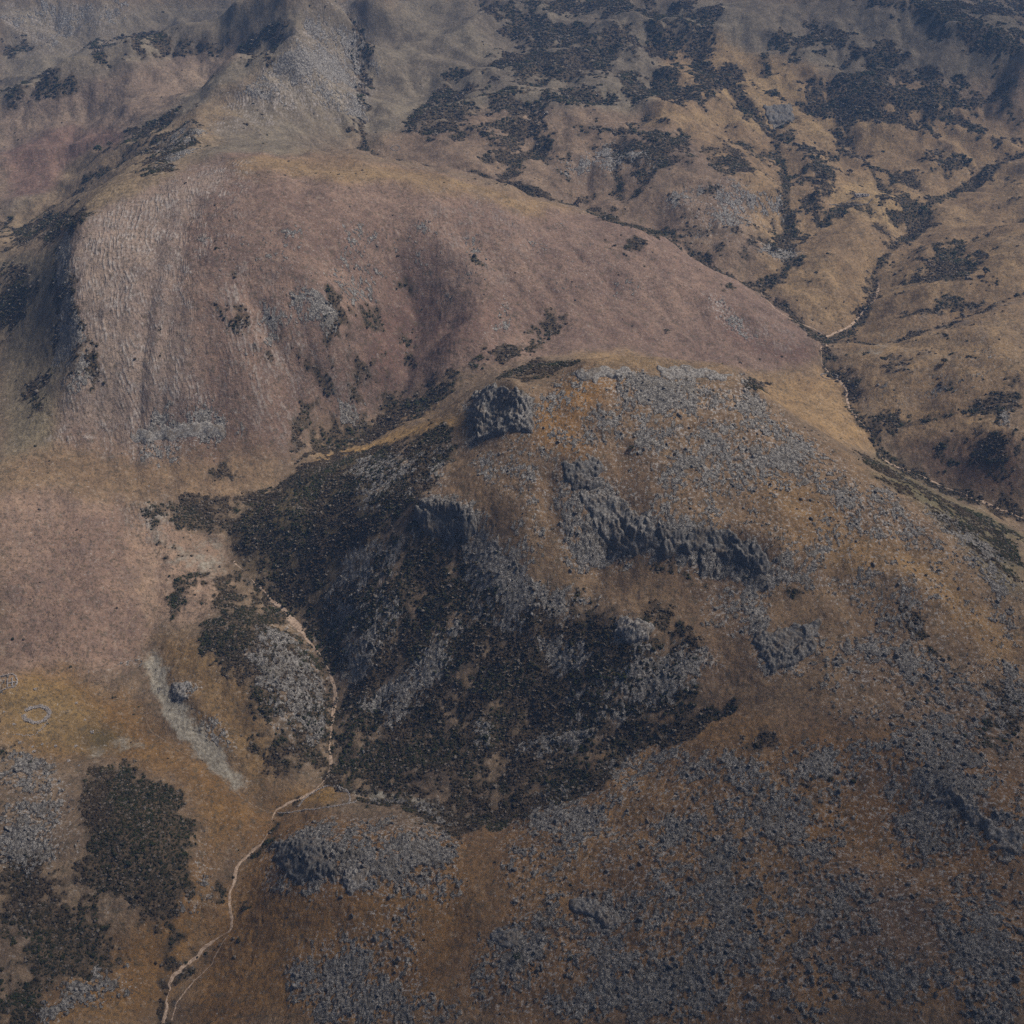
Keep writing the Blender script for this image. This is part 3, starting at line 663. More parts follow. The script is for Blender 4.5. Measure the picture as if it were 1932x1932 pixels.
# soil: broad drift of colour, dry grass tufts, bare spots
soil = N.mix(N.ramp(nb, .38, .62), tint, (0.80, 0.78, 0.80), 'MULTIPLY')
c = N.mix(N.ramp(nm, .36, .64), (1.16, 1.12, 1.06), (0.80, 0.78, 0.78))
soil = N.mix(1.0, soil, c, 'MULTIPLY')
ng = N.noise(pos, .19, 5, .75); aT = N.n('ShaderNodeAttribute', attribute_name='stony').outputs['Fac']
soil = N.mix(N.math('MULTIPLY', N.ramp(ng, .52, .62), .62), soil, (0.095, 0.080, 0.052))
soil = N.mix(N.math('MULTIPLY', N.ramp(ng, .45, .36), .40), soil, (0.38, 0.31, 0.235))
soil = N.mix(N.math('MULTIPLY', N.ramp(N.math('SUBTRACT', nf, N.math('MULTIPLY', aT, .05)), .53, .62), .72), soil, (0.070, 0.058, 0.040))
soil = N.mix(N.math('MULTIPLY', N.ramp(N.math('SUBTRACT', nf, N.math('MULTIPLY', aT, .13)), .40, .31), .85), soil, (0.44, 0.41, 0.385))
soil = N.mix(N.math('MULTIPLY', N.ramp(nff, .50, .66), .50), soil, (0.075, 0.062, 0.045))
soil = N.mix(N.math('MULTIPLY', N.ramp(nff, .42, .32), .40), soil, (0.40, 0.34, 0.28))
soil = N.mix(N.math('MULTIPLY', aF, .30), soil, (0.15, 0.105, 0.075))
# pale gravel
grav = N.mix(N.ramp(nf, .35, .65), (0.43, 0.39, 0.32), (0.22, 0.19, 0.145))
col = N.mix(N.ramp(N.math('ADD', aP, N.math('MULTIPLY', N.math('SUBTRACT', nm, .5), 1.5)), .26, .72), soil, grav)
# undergrowth below the scrub
col = N.mix(N.math('MULTIPLY', N.ramp(N.math('ADD', aG, N.math('MULTIPLY', N.math('SUBTRACT', nm, .5), .5)), .25, .70), .95), col,
            N.mix(N.ramp(N.math('ADD', N.math('MULTIPLY', nf, .5), N.math('MULTIPLY', ng, .5)), .42, .58), (0.024, 0.022, 0.012), (0.125, 0.088, 0.055)))
# bedded pale slabs
mp = N.n('ShaderNodeMapping'); mp.inputs['Scale'].default_value = (.60, .16, .25); N.l(pos, mp.inputs['Vector'])
ns = N.noise(mp.outputs[0], 1.0, 6, .72, .8)
aST = N.n('ShaderNodeAttribute', attribute_name='strata').outputs['Fac']
sf = N.math('MULTIPLY', N.ramp(N.math('ADD', N.math('ADD', N.math('MULTIPLY', ns, .7), N.math('MULTIPLY', aST, .13)), N.math('MULTIPLY', N.math('SUBTRACT', nm, .5), .5)), .385, .50), N.math('MULTIPLY', aS, .85))
col = N.mix(sf, col, N.mix(N.ramp(nf, .35, .65), (0.46, 0.41, 0.37), (0.29, 0.25, 0.225)))
sd = N.math('MULTIPLY', N.ramp(ns, .43, .36), N.math('MULTIPLY', aS, .7))
col = N.mix(sd, col, (0.12, 0.095, 0.08))
# grey limestone
vor = N.n('ShaderNodeTexVoronoi', feature='F1'); vor.inputs['Scale'].default_value = .36; N.l(pos, vor.inputs['Vector'])
rc = N.mix(N.ramp(nf, .38, .62), (0.60, 0.56, 0.51), (0.17, 0.152, 0.138))
rc = N.mix(N.math('MULTIPLY', N.ramp(nff, .48, .57), .78), rc, (0.055, 0.050, 0.047))
rc = N.mix(N.math('MULTIPLY', N.ramp(nm, .5, .66), .45), rc, (0.20, 0.165, 0.12))
rf = N.ramp(N.math('ADD', aR, N.math('MULTIPLY', N.math('SUBTRACT', nf, .5), 1.0)), .34, .66)
col = N.mix(rf, col, rc)
N.l(col, bs.inputs['Base Color'])
# micro relief
hgt = N.math('ADD', N.math('MULTIPLY', nf, N.math('ADD', N.math('MULTIPLY', rf, 2.4), .55)), N.math('MULTIPLY', nff, .35))
hgt = N.math('ADD', hgt, N.math('MULTIPLY', N.math('MULTIPLY', N.math('ADD', ns, aST), aS), .45))
hgt = N.math('ADD', hgt, N.math('MULTIPLY', nm, 1.2))
bp = N.n('ShaderNodeBump'); bp.inputs['Strength'].default_value = 1.0; bp.inputs['Distance'].default_value = 1.6
N.l(hgt, bp.inputs['Height']); N.l(bp.outputs[0], bs.inputs['Normal'])

ny, nx = VX.shape
idx = np.arange(ny * nx).reshape(ny, nx)
faces = np.stack([idx[:-1, :-1], idx[:-1, 1:], idx[1:, 1:], idx[1:, :-1]], -1).reshape(-1, 4)
me = mesh_np('ground', np.stack([VX, VY, GZ], -1).reshape(-1, 3), faces, gm, True)
def setcol(me, name, rgb):
    a = me.attributes.new(name, 'FLOAT_COLOR', 'POINT')
    q = np.ones((len(rgb), 4), np.float32); q[:, :3] = rgb; a.data.foreach_set('color', q.ravel())
def setf(me, name, v):
    a = me.attributes.new(name, 'FLOAT', 'POINT'); a.data.foreach_set('value', np.asarray(v, np.float32).ravel())
setcol(me, 'tint', vt.reshape(-1, 3))
setcol(me, 'cover', np.stack([rk, vs, np.clip(vg, 0, 1)], -1).reshape(-1, 3))
setf(me, 'stony', vr); setf(me, 'strata', strata); setf(me, 'pale', vp); setf(me, 'flow', fan)
link('mountain_terrain', me, kind='structure')
# ------------------------------------------------------------------ plants and stones
from mathutils import noise as mnoise, Vector
import bmesh
def ico(sub):
    bm = bmesh.new(); bmesh.ops.create_icosphere(bm, subdivisions=sub, radius=1.0)
    v = np.array([q.co[:] for q in bm.verts]); f = np.array([[a.index for a in q.verts] for q in bm.faces]); bm.free()
    return v, f
ICO1, ICO2, ICO3 = ico(1), ico(2), ico(3)
def bush_shape(src, seed, rough=.33, flat=.8):
    """crown of leaf clumps: lumpy, ragged outline, flat at the base"""
    v, f = src; r = np.random.default_rng(seed); v = v.copy()
    lob = r.normal(size=(6, 3)); lob /= np.linalg.norm(lob, axis=1)[:, None]; lob[:, 2] = np.abs(lob[:, 2])
    s = .72 + .34 * np.max(np.clip(v @ lob.T, 0, 1) ** 5, axis=1) + r.uniform(-rough, rough, len(v)) * .6
    v = v * s[:, None]; v[:, 2] = v[:, 2] * flat + .45
    v[:, 2] = np.maximum(v[:, 2], -.15)
    return v, f
def shard_shape(src, seed):
    """angular block of weathered limestone leaning with the bedding"""
    v, f = src; r = np.random.default_rng(seed); v = v.copy()
    n = r.normal(size=(9, 3)); n /= np.linalg.norm(n, axis=1)[:, None]; d = r.uniform(.5, .9, 9)
    for a, b in zip(n, d):
        e = v @ a - b; v -= np.clip(e, 0, None)[:, None] * a
    v += r.uniform(-.07, .07, v.shape)
    v[:, 0] *= r.uniform(.55, .85); v[:, 1] *= r.uniform(.9, 1.3); v[:, 2] *= r.uniform(.8, 1.2)
    v[:, 0] += v[:, 2] * r.uniform(-.45, .05)
    return v, f

def leafmat(name, a, b, c):
    m, t, bs = newmat(name, .85); N = NT(t)
    pos = N.n('ShaderNodeNewGeometry').outputs['Position']
    rnd = N.n('ShaderNodeObjectInfo').outputs['Random']
    q = N.mix(N.ramp(N.noise(pos, .9, 3, .7), .38, .62), a, b)
    q = N.mix(N.ramp(rnd, .35, .9), q, c)
    q = N.mix(N.ramp(N.noise(pos, .018, 3, .6), .44, .58), q, (0.068, 0.048, 0.028))
    q = N.mix(N.math('MULTIPLY', N.ramp(N.noise(pos, .03, 3, .6), .54, .64), .7), q, (0.040, 0.050, 0.016))
    q = N.mix(N.ramp(rnd, .86, .89), q, (0.19, 0.16, 0.13))
    N.l(q, bs.inputs['Base Color'])
    bp = N.n('ShaderNodeBump'); bp.inputs['Strength'].default_value = 1; bp.inputs['Distance'].default_value = .6
    N.l(N.noise(pos, 2.2, 3, .7), bp.inputs['Height']); N.l(bp.outputs[0], bs.inputs['Normal'])
    return m
M_BUSH = leafmat('bush_leaves', (0.015, 0.019, 0.008), (0.046, 0.048, 0.018), (0.072, 0.052, 0.028))
M_OAK = leafmat('dark_leaves', (0.022, 0.032, 0.016), (0.045, 0.055, 0.026), (0.05, 0.055, 0.03))
M_CUSH = leafmat('grey_cushion', (0.13, 0.115, 0.10), (0.20, 0.185, 0.17), (0.16, 0.14, 0.11))
m, t, bs = newmat('limestone', .9); N = NT(t)
pos = N.n('ShaderNodeNewGeometry').outputs['Position']; rnd = N.n('ShaderNodeObjectInfo').outputs['Random']
nf = N.noise(pos, .7, 5, .7)
q = N.mix(N.ramp(nf, .38, .62), (0.42, 0.395, 0.365), (0.135, 0.122, 0.112)); q = N.mix(N.ramp(rnd, .2, 1.6), q, (0.07, 0.07, 0.07))
q = N.mix(N.math('MULTIPLY', N.ramp(N.noise(pos, 1.3, 3, .7), .48, .58), .72), q, (0.050, 0.045, 0.042))
q = N.mix(N.math('MULTIPLY', N.ramp(N.noise(pos, .10, 4, .7), .5, .6), .5), q, (0.15, 0.115, 0.08))
N.l(q, bs.inputs['Base Color'])
bp = N.n('ShaderNodeBump'); bp.inputs['Strength'].default_value = .8; bp.inputs['Distance'].default_value = .5
N.l(nf, bp.inputs['Height']); N.l(bp.outputs[0], bs.inputs['Normal'])
M_ROCK = m
m, t, bs = newmat('wall_stone', .95); N = NT(t)
pos = N.n('ShaderNodeNewGeometry').outputs['Position']
q = N.mix(N.ramp(N.noise(pos, 1.1, 4, .7), .36, .64), (0.48, 0.44, 0.42), (0.22, 0.20, 0.19))
N.l(q, bs.inputs['Base Color']); M_WALL = m
m, t, bs = newmat('bark', .95); bs.inputs['Base Color'].default_value = (.09, .07, .05, 1); N = NT(t)
pos = N.n('ShaderNodeNewGeometry').outputs['Position']
N.l(N.mix(N.noise(pos, 3, 3, .6), (.06, .045, .035), (.14, .11, .085)), bs.inputs['Base Color']); M_BARK = m
m, t, bs = newmat('stream_gravel', .95); N = NT(t)
pos = N.n('ShaderNodeNewGeometry').outputs['Position']
q = N.mix(N.ramp(N.noise(pos, .5, 5, .7), .38, .62), (0.52, 0.39, 0.29), (0.27, 0.19, 0.135))
N.l(q, bs.inputs['Base Color']); M_BED = m

m, t, bs = newmat('earth_bank', .95); N = NT(t)
pos = N.n('ShaderNodeNewGeometry').outputs['Position']
N.l(N.mix(N.ramp(N.noise(pos, .6, 5, .7), .38, .62), (0.34, 0.25, 0.17), (0.12, 0.085, 0.055)), bs.inputs['Base Color']); M_EARTH = m

def protos(name, shapes, mat, smooth):
    c = bpy.data.collections.new(name)
    for k, (v, f) in enumerate(shapes):
        o = bpy.data.objects.new('%s_form' % name, mesh_np(name, v, f, mat, smooth)); c.objects.link(o)
    return c
def scatter(name, pts, scl, rot, idx, coll, kind='stuff'):
    me = bpy.data.meshes.new(name); me.vertices.add(len(pts)); me.vertices.foreach_set('co', np.asarray(pts, np.float32).ravel())
    for nm, a in (('scl', scl), ('rot', rot)):
        q = me.attributes.new(nm, 'FLOAT_VECTOR', 'POINT'); q.data.foreach_set('vector', np.asarray(a, np.float32).ravel())
    q = me.attributes.new('idx', 'INT', 'POINT'); q.data.foreach_set('value', np.asarray(idx, np.int32))
    o = link(name, me, kind=kind)
    ng = bpy.data.node_groups.new(name, 'GeometryNodeTree')
    ng.interface.new_socket('Geometry', in_out='INPUT', socket_type='NodeSocketGeometry')
    ng.interface.new_socket('Geometry', in_out='OUTPUT', socket_type='NodeSocketGeometry')
    gi = ng.nodes.new('NodeGroupInput'); go = ng.nodes.new('NodeGroupOutput')
    ip = ng.nodes.new('GeometryNodeInstanceOnPoints'); ci = ng.nodes.new('GeometryNodeCollectionInfo')
    ci.inputs[0].default_value = coll; ci.inputs[1].default_value = True; ci.inputs[2].default_value = True
    def att(nm, ty):
        a = ng.nodes.new('GeometryNodeInputNamedAttribute'); a.data_type = ty; a.inputs[0].default_value = nm
        return [s for s in a.outputs if s.enabled][0]
    L = ng.links.new
    L(gi.outputs[0], ip.inputs['Points']); L(ci.outputs[0], ip.inputs['Instance']); ip.inputs['Pick Instance'].default_value = True
    L(att('idx', 'INT'), ip.inputs['Instance Index'])
    e = ng.nodes.new('FunctionNodeEulerToRotation'); L(att('rot', 'FLOAT_VECTOR'), e.inputs[0]); L(e.outputs[0], ip.inputs['Rotation'])
    L(att('scl', 'FLOAT_VECTOR'), ip.inputs['Scale']); L(ip.outputs[0], go.inputs[0])
    md = o.modifiers.new('scatter', 'NODES'); md.node_group = ng
    return o

def jitter_grid(y0, y1, sp):
    ys = np.arange(y0, y1, sp); out = []
    xs = np.arange(-1250, 1250, sp)
    a, b = np.meshgrid(xs, ys); a = a + rng.uniform(-.6, .6, a.shape) * sp; b = b + rng.uniform(-.6, .6, b.shape) * sp
    m = np.abs(a) < .455 * (.819 * b + 395)
    return a[m], b[m]

bx_, by_, br_ = [], [], []
for y0, y1, sp, r0, r1 in ((300, 1000, 1.45, .5, 1.2), (1000, 1600, 2.2, .7, 1.6), (1600, 2500, 3.3, 1.2, 2.3)):
    x, y = jitter_grid(y0, y1, sp)
    g = gattr(vg, x, y); rkk = gattr(rk, x, y)
    p = sstep(.30, .78, g)
    p *= (1 - .8 * rkk)
    m = rng.random(len(x)) < p * .92
    x, y, g = x[m], y[m], g[m]
    r = (r0 * .75 + (r1 - r0 * .75) * rng.random(len(x)) ** 1.7 * 1.05 + (rng.random(len(x)) > .985) * r1 * .55)
    bx_.append(x); by_.append(y); br_.append(r)
# single bushes strewn thinly over the open ground
x, y = jitter_grid(300, 2500, 15)
m = rng.random(len(x)) < .03 + .55 * sstep(.05, .4, fbm(x, y, 110, 3, 301)) * (.4 + sstep(.3, .8, gattr(fan, x, y)))
m &= gattr(keep, x, y) > .3
bx_.append(x[m]); by_.append(y[m]); br_.append((.5 + 1.3 * rng.random(m.sum()) ** 1.8))
BX = np.concatenate(bx_); BY = np.concatenate(by_); BR = np.concatenate(br_)
BZ = gz(BX, BY)
def project(x, y, z):
    dy = y * cp - (z - CZ) * sp_; dv = y * sp_ + (z - CZ) * cp
    return HP + x / dy / TF * HP, HP - dv / dy / TF * HP, dy
def visible(x, y, z):
    """not hidden behind the relief and inside the picture"""
    u, v, d = project(x, y, z)
    ok = (u > 4) & (u < 1928) & (v > 4) & (v < 1928)
    for k in np.linspace(.55, .985, 24):
        ok &= samp(H, x * k, y * k) < CZ + (z + 1.5 - CZ) * k + 1.0
    return ok, u, v, d
ok, BU, BV, BD = visible(BX, BY, BZ)
# the 300 that show largest are objects of their own, where they stand clear enough
iso = gattr(vg, BX, BY)
score = BR / BD * (1 + .5 * (iso < .5)) * ok
pick = np.argsort(-score)[:300]
is_obj = np.zeros(len(BX), bool); is_obj[pick] = True
BR[pick] *= .95
def mat_shape(seed):
    """a low mat of several bushes grown together, ragged and uneven"""
    r = np.random.default_rng(seed); V, F, n = [], [], 0
    for k in range(int(r.integers(4, 8))):
        v, f = bush_shape(ICO1, seed * 31 + k, .5, r.uniform(.5, 1.0)); q = r.uniform(.28, .68)
        a = r.uniform(0, 6.28); d = r.uniform(.1, .85)
        V.append(v * q * np.array([r.uniform(.7, 1.4), r.uniform(.7, 1.4), 1]) + np.array([math.cos(a) * d, math.sin(a) * d, 0])); F.append(f + n); n += len(v)
    return np.vstack(V), np.vstack(F)
bush_coll = protos('bush', [mat_shape(500 + k) for k in range(12)], M_BUSH, False)
m = ~is_obj
nb_ = m.sum()
near = BY[m] < 1050
idx_ = rng.integers(0, 12, nb_)
scl = 1.25 * np.stack([BR[m] * rng.uniform(.8, 1.2, nb_), BR[m] * rng.uniform(.8, 1.2, nb_), BR[m] * rng.uniform(.75, 1.1, nb_)], -1)
rot = np.stack([np.zeros(nb_), np.zeros(nb_), rng.uniform(0, 6.28, nb_)], -1)
scatter('scrub', np.stack([BX[m], BY[m], BZ[m] - .1], -1), scl, rot, idx_, bush_coll)

# loose limestone blocks
rx_, ry_, rr_ = [], [], []
for y0, y1, sp, r0, r1 in ((300, 650, 2.1, .35, 1.7), (650, 1000, 2.7, .45, 1.7), (1000, 1500, 5.0, .7, 1.9)):
    x, y = jitter_grid(y0, y1, sp)
    rkk = gattr(rk, x, y); rw = gattr(vr, x, y)
    m = rng.random(len(x)) < (.17 * rkk + .03 * (rw > .3)) * gattr(keep, x, y)
    x, y = x[m], y[m]; r = r0 + (r1 - r0) * rng.random(len(x)) ** 3.0
    rx_.append(x); ry_.append(y); rr_.append(r)
RX = np.concatenate(rx_); RY = np.concatenate(ry_); RR = np.concatenate(rr_); RZ = gz(RX, RY)
ok, RU, RV, RD = visible(RX, RY, RZ)
rpick = np.argsort(-(RR / RD * ok))[:300]
m = np.ones(len(RX), bool); m[rpick] = False; nr = m.sum()
rock_coll = protos('stone', [shard_shape(ICO2 if k < 4 else ICO1, 60 + k) for k in range(10)], M_ROCK, False)
scl = RR[m][:, None] * rng.uniform(.75, 1.25, (nr, 3))
rot = np.stack([rng.normal(0, .25, nr), rng.normal(0, .25, nr), .5 + rng.normal(0, .5, nr)], -1)
scatter('rubble', np.stack([RX[m], RY[m], RZ[m]], -1), scl, rot, np.where(RY[m] < 600, rng.integers(0, 4, nr), rng.integers(4, 10, nr)), rock_coll)
print('bushes', len(BX), 'stones', len(RX))
# ------------------------------------------------------------------ things
def pt(px, py):
    x, y = cast(px, py); return float(x[0]), float(y[0])
def inpx(poly, u, v):
    return inpoly(parse(poly), np.asarray(u, float), np.asarray(v, float))
ZONES = [
 ("160 1460,250 1430,340 1480,400 1560,380 1720,330 1800,260 1810,190 1720,130 1640,150 1560", "low dark bush in the dense round scrub patch at lower left", "bushes of the round scrub patch"),
 ("0 1380,60 1430,110 1640,215 1760,200 1850,110 1932,0 1932", "low dark bush in the ragged scrub by the bottom left corner", "bushes of the corner scrub"),
 ("270 1640,500 1640,520 1932,250 1932", "round dark bush beside the forked pale stream bed", "bushes along the forked stream bed"),
 ("378 1165,420 1125,480 1120,560 1180,620 1250,640 1330,615 1445,560 1445,440 1360,400 1310", "dark bush on the grey stony mound inside the stream bend", "bushes of the stony mound"),
 ("640 1080,780 960,860 1010,1050 1050,1180 1110,1260 1170,1300 1250,1360 1330,1200 1410,1100 1490,960 1560,700 1520,620 1450,640 1300,560 1170,440 1040,430 960,620 850,900 780,860 860", "dark bush on the steep scrubby basin slope below the summit crags", "bushes of the basin slope"),
 ("0 1100,400 1100,600 1500,560 1640,130 1640,0 1380", "dark bush standing alone on the ochre meadows at left", "bushes of the ochre meadows"),
 ("860 690,1400 690,1932 1130,1932 1330,1340 1330,1100 1080,800 960", "small dark bush on the rocky upper face of the main mountain", "bushes of the mountain face"),
 ("400 1330,1932 1330,1932 1932,400 1932", "small dark bush among the grey rocks of the near slope", "bushes of the near slope"),
 ("1400 500,1932 300,1932 1130,1640 860", "dark bush on the dry slopes around the right hand stream", "bushes of the right hand slopes"),
 ("0 0,1932 0,1932 700,1000 420,0 440", "distant dark bush on the hazy upper hills", "bushes of the far hills"),
 ("0 0,1932 0,1932 1932,0 1932", "tiny dark bush dotted over the smooth pinkish hills", "bushes of the pinkish hills"),
]
def zone_of(u, v):
    z = np.full(len(u), -1)
    for k, (poly, l, g) in enumerate(ZONES):
        m_ = inpx(poly, u, v) & (z < 0); z[m_] = k
    return z
bm_ = [mesh_np('bush', *bush_shape(ICO3, 300 + k, .26), M_BUSH, False) for k in range(5)]
zz = zone_of(BU[pick], BV[pick])
for n_, k in enumerate(pick):
    _, lab, grp = ZONES[zz[n_]]
    o = link('bush', bm_[n_ % 5], lab, 'bush', grp, loc=(BX[k], BY[k], BZ[k] - .1))
    r = BR[k]; o.scale = (r * random.uniform(.85, 1.2), r * random.uniform(.85, 1.2), r * random.uniform(.8, 1.05)); o.rotation_euler[2] = random.uniform(0, 6.28)

RZN = [
 ("480 1540,900 1540,900 1932,480 1932", "pale limestone boulder on the striped rocky knoll right of the stream", "boulders of the rocky knoll"),
 ("900 1330,1932 1330,1932 1932,900 1932", "pale limestone boulder among the broken rocks of the near slope", "boulders of the near slope"),
 ("0 1100,480 1100,480 1932,0 1932", "pale limestone boulder in the low ground at left", "boulders of the low ground"),
 ("0 0,1932 0,1932 1932,0 1932", "pale limestone boulder high on the main mountain and its basin", "boulders of the main mountain"),
]
rm_ = [mesh_np('boulder', *shard_shape(ICO3, 400 + k), M_ROCK, False) for k in range(5)]
for n_, k in enumerate(rpick):
    for poly, lab, grp in RZN:
        if inpx(poly, RU[k:k + 1], RV[k:k + 1])[0]: break
    o = link('boulder', rm_[n_ % 5], lab, 'boulder', grp, loc=(RX[k], RY[k], RZ[k] + .1))
    r = RR[k]; o.scale = (r, r * random.uniform(.8, 1.3), r * random.uniform(.8, 1.2)); o.rotation_euler = (random.gauss(0, .2), random.gauss(0, .2), .5 + random.gauss(0, .5))

def merge(items):
    V, F, n = [], [], 0
    for v, f in items: V.append(v); F.append(f + n); n += len(v)
    return np.vstack(V), np.vstack(F)
def rot3(v, a, b, c):
    ca_, sa_ = math.cos(a), math.sin(a); cb, sb = math.cos(b), math.sin(b); cc, sc2 = math.cos(c), math.sin(c)
    Rm = np.array([[cc, -sc2, 0], [sc2, cc, 0], [0, 0, 1]]) @ np.array([[cb, 0, sb], [0, 1, 0], [-sb, 0, cb]]) @ np.array([[1, 0, 0], [0, ca_, -sa_], [0, sa_, ca_]])
    return v @ Rm.T
SH1 = [shard_shape(ICO1, 700 + k) for k in range(12)]; SH2 = [shard_shape(ICO2, 720 + k) for k in range(12)]
# crags: broken bedrock standing out of the slope in leaning ledges
def outcrop(poly, n, r0, r1, label, amp=None):
    w_ = world_line(poly, None, True)
    x0, x1, y0, y1 = w_[:, 0].min(), w_[:, 0].max(), w_[:, 1].min(), w_[:, 1].max()
    st = .62 if y0 < 950 else 1.1
    X, Y = np.meshgrid(np.arange(x0 - 6, x1 + 6, st), np.arange(y0 - 6, y1 + 6, st))
    m_ = inpoly(w_, X + fbm(X, Y, 9, 3, 921) * 6, Y + fbm(X, Y, 9, 3, 931) * 6).astype(float)
    m_ = blur(m_, 4) * (.55 + .45 * sstep(-.25, .15, fbm(X, Y, 10, 3, 977)))
    amp = r1 * 1.15 if amp is None else amp
    g_ = gz(X, Y)
    q1 = (X * .8 + Y * .45 + g_ * .5 + fbm(X, Y, 20, 2, 941) * 6) / 5.2; s1 = q1 - np.floor(q1)
    led = sstep(0, .16, s1) * (1 - .75 * s1)
    j1 = fbm(X + fbm(X, Y, 8, 2, 943) * 4, Y * .8, 11, 5, 951, .62, True); j2 = fbm(X * 1.4, Y * .8, 3.2, 3, 961, .65, True)
    f_, e_, c_ = worley(X + fbm(X, Y, 6, 2, 7) * 2, Y, 5.5, 71)
    h = amp * (.45 * led + .55 * j1 + .28 * j2 + .45 * c_ + .25 * sstep(0, .25, e_) - .1)
    z = g_ + m_ * h + .25 - (1 - sstep(.15, .5, m_)) * (amp + 1.2)
    keep_ = m_ > .12
    k4 = keep_[:-1, :-1] & keep_[1:, :-1] & keep_[:-1, 1:] & keep_[1:, 1:]
    ii = np.arange(X.size).reshape(X.shape)
    F = np.stack([ii[:-1, :-1], ii[:-1, 1:], ii[1:, 1:], ii[1:, :-1]], -1)[k4]
    # the biggest connected piece only
    lab_ = np.where(k4, np.arange(k4.size).reshape(k4.shape) + 1, 0)
    for _ in range(4 * max(k4.shape)):
        P_ = np.pad(lab_, 1); nl = np.max([P_[1:-1, 1:-1], P_[:-2, 1:-1], P_[2:, 1:-1], P_[1:-1, :-2], P_[1:-1, 2:]], 0) * k4
        if (nl == lab_).all(): break
        lab_ = nl
    v_, c2_ = np.unique(lab_[k4], return_counts=True); F = F[lab_[k4] == v_[c2_.argmax()]]
    u_, inv = np.unique(F, return_inverse=True); V = np.stack([X, Y, z], -1).reshape(-1, 3)[u_]
    cx, cy = V[:, 0].mean(), V[:, 1].mean(); cz = float(gz(cx, cy))
    link('rock_outcrop', mesh_np('rock_outcrop', V - np.array([cx, cy, cz]), inv.reshape(F.shape), M_ROCK, False), label, 'rock outcrop', loc=(cx, cy, cz))
OUT = [
 ("893 745,935 730,1000 748,1008 820,960 815,895 835", 300, 1.3, 3.4, "jagged grey crag at the left end of the summit ridge"),
 ("1080 702,1130 694,1190 694,1205 716,1150 712,1100 724", 140, .6, 1.5, "narrow rock crest along the skyline of the summit ridge", .9),
 ("1235 694,1300 690,1345 702,1380 706,1372 722,1320 712,1260 716", 140, .6, 1.5, "broken rock rim on the right half of the summit ridge", .9),
 ("1060 875,1120 865,1150 885,1110 900,1140 925,1080 925", 120, 1.0, 2.6, "knobbly outcrop in the middle of the mountain face above the gully"),
 ("1090 930,1160 935,1230 1000,1260 1040,1200 1050,1130 1010", 170, .9, 2.3, "slanting rib of rock left of the long cliff"),
 ("1240 1003,1340 1000,1410 1020,1470 1060,1440 1085,1330 1045,1250 1050", 260, 1.1, 3.2, "long dark cliff band under the pale ledge"),
 ("780 958,860 958,900 985,895 1012,830 1020,785 1000", 200, 1.1, 3.2, "dark crag overhanging the head of the scrubby basin"),
 ("1420 1200,1550 1175,1530 1235,1450 1275", 170, .9, 2.4, "tilted grey slab field on the slope below the cliff"),
 ("1155 1165,1235 1180,1225 1212,1160 1208", 90, .9, 2.3, "small crag inside the dark scrub of the basin"),
 ("515 1590,600 1590,640 1660,560 1665,525 1640", 200, .7, 1.9, "ribbed rock knoll just right of the stream bed"),
 ("650 1640,690 1640,700 1680,650 1690", 90, .7, 1.7, "low broken crag right of the ribbed knoll"),
 ("1750 1520,1800 1520,1870 1590,1932 1620,1932 1580,1850 1540,1790 1490", 200, .9, 2.2, "dark crag line above the russet hollow at right"),
 ("318 1285,362 1290,352 1325,328 1318", 60, .6, 1.5, "small grey outcrop above the pale scree strip"),
 ("1940 1690,1600 1640,1570 1680,1650 1690", 0, 1, 1, ""),
 ("1070 1690,1130 1700,1180 1750,1140 1750,1080 1720", 110, .7, 1.8, "dark cleft rocks in the middle of the near slope"),
 ("920 1755,985 1755,980 1790,935 1785", 70, .6, 1.5, "low wedge of rock at the bottom centre of the near slope"),
 ("1440 1190,1440 1190,1440 1190", 0, 1, 1, ""),
 ("1440 200,1492 200,1498 228,1450 236", 40, 1.2, 3.2, "grey rock knob standing on the far straw coloured slope"),
 ("245 818,330 805,420 800,425 820,330 830,250 838", 150, .6, 1.5, "dark broken scarp along the foot of the pale striped hill", 1.1),
]
for a in OUT:
    if a[1]: outcrop(*a)

# dry-stone walls: courses of stones piled along a line
def wall_mesh(pts, width, height, dens=1.0, jit=.25, size=(.28, .55)):
    q = densify(np.asarray(pts), .6 / dens)
    cx, cy = q[:, 0].mean(), q[:, 1].mean(); cz = float(gz(cx, cy)); items = []
    lv = max(1, int(height / .38))
    for i, (x, y) in enumerate(q):
        a_, b_ = q[max(i - 1, 0)], q[min(i + 1, len(q) - 1)]; d = b_ - a_; L_ = np.hypot(*d) or 1; nrm = np.array([-d[1], d[0]]) / L_
        g0 = float(gz(x, y)); hh = lv * (.75 + .35 * math.sin(i * .21) * random.random())
        for l in range(max(1, int(round(hh)))):
            ww = width * (1 - .25 * l / max(lv, 1))
            for k in range(max(2, int(ww / .55))):
                off = random.uniform(-.5, .5) * ww
                r = random.uniform(*size); v, f = random.choice(SH1)
                v = rot3(v * r, random.uniform(0, 3), random.uniform(0, 3), random.uniform(0, 6))
                items.append((v + np.array([x + nrm[0] * off + random.uniform(-jit, jit) - cx, y + nrm[1] * off + random.uniform(-jit, jit) - cy, g0 - cz + .12 + l * .38]), f))
    v, f = merge(items)
    return mesh_np('wall', v, f, M_WALL, False), (cx, cy, cz)
def pxline(s, closed=False):
    p = parse(s)
    if closed: p = np.vstack([p, p[:1]])
    x, y = cast(p[:, 0], p[:, 1]); return smooth_line(np.stack([x, y], 1), 1) if not closed else np.stack([x, y], 1)
def wall(name, s, wd, ht, label, cat, **kw):
    me, loc = wall_mesh(pxline(s), wd, ht, **kw); me.name = name
    return link(name, me, label, cat, loc=loc)
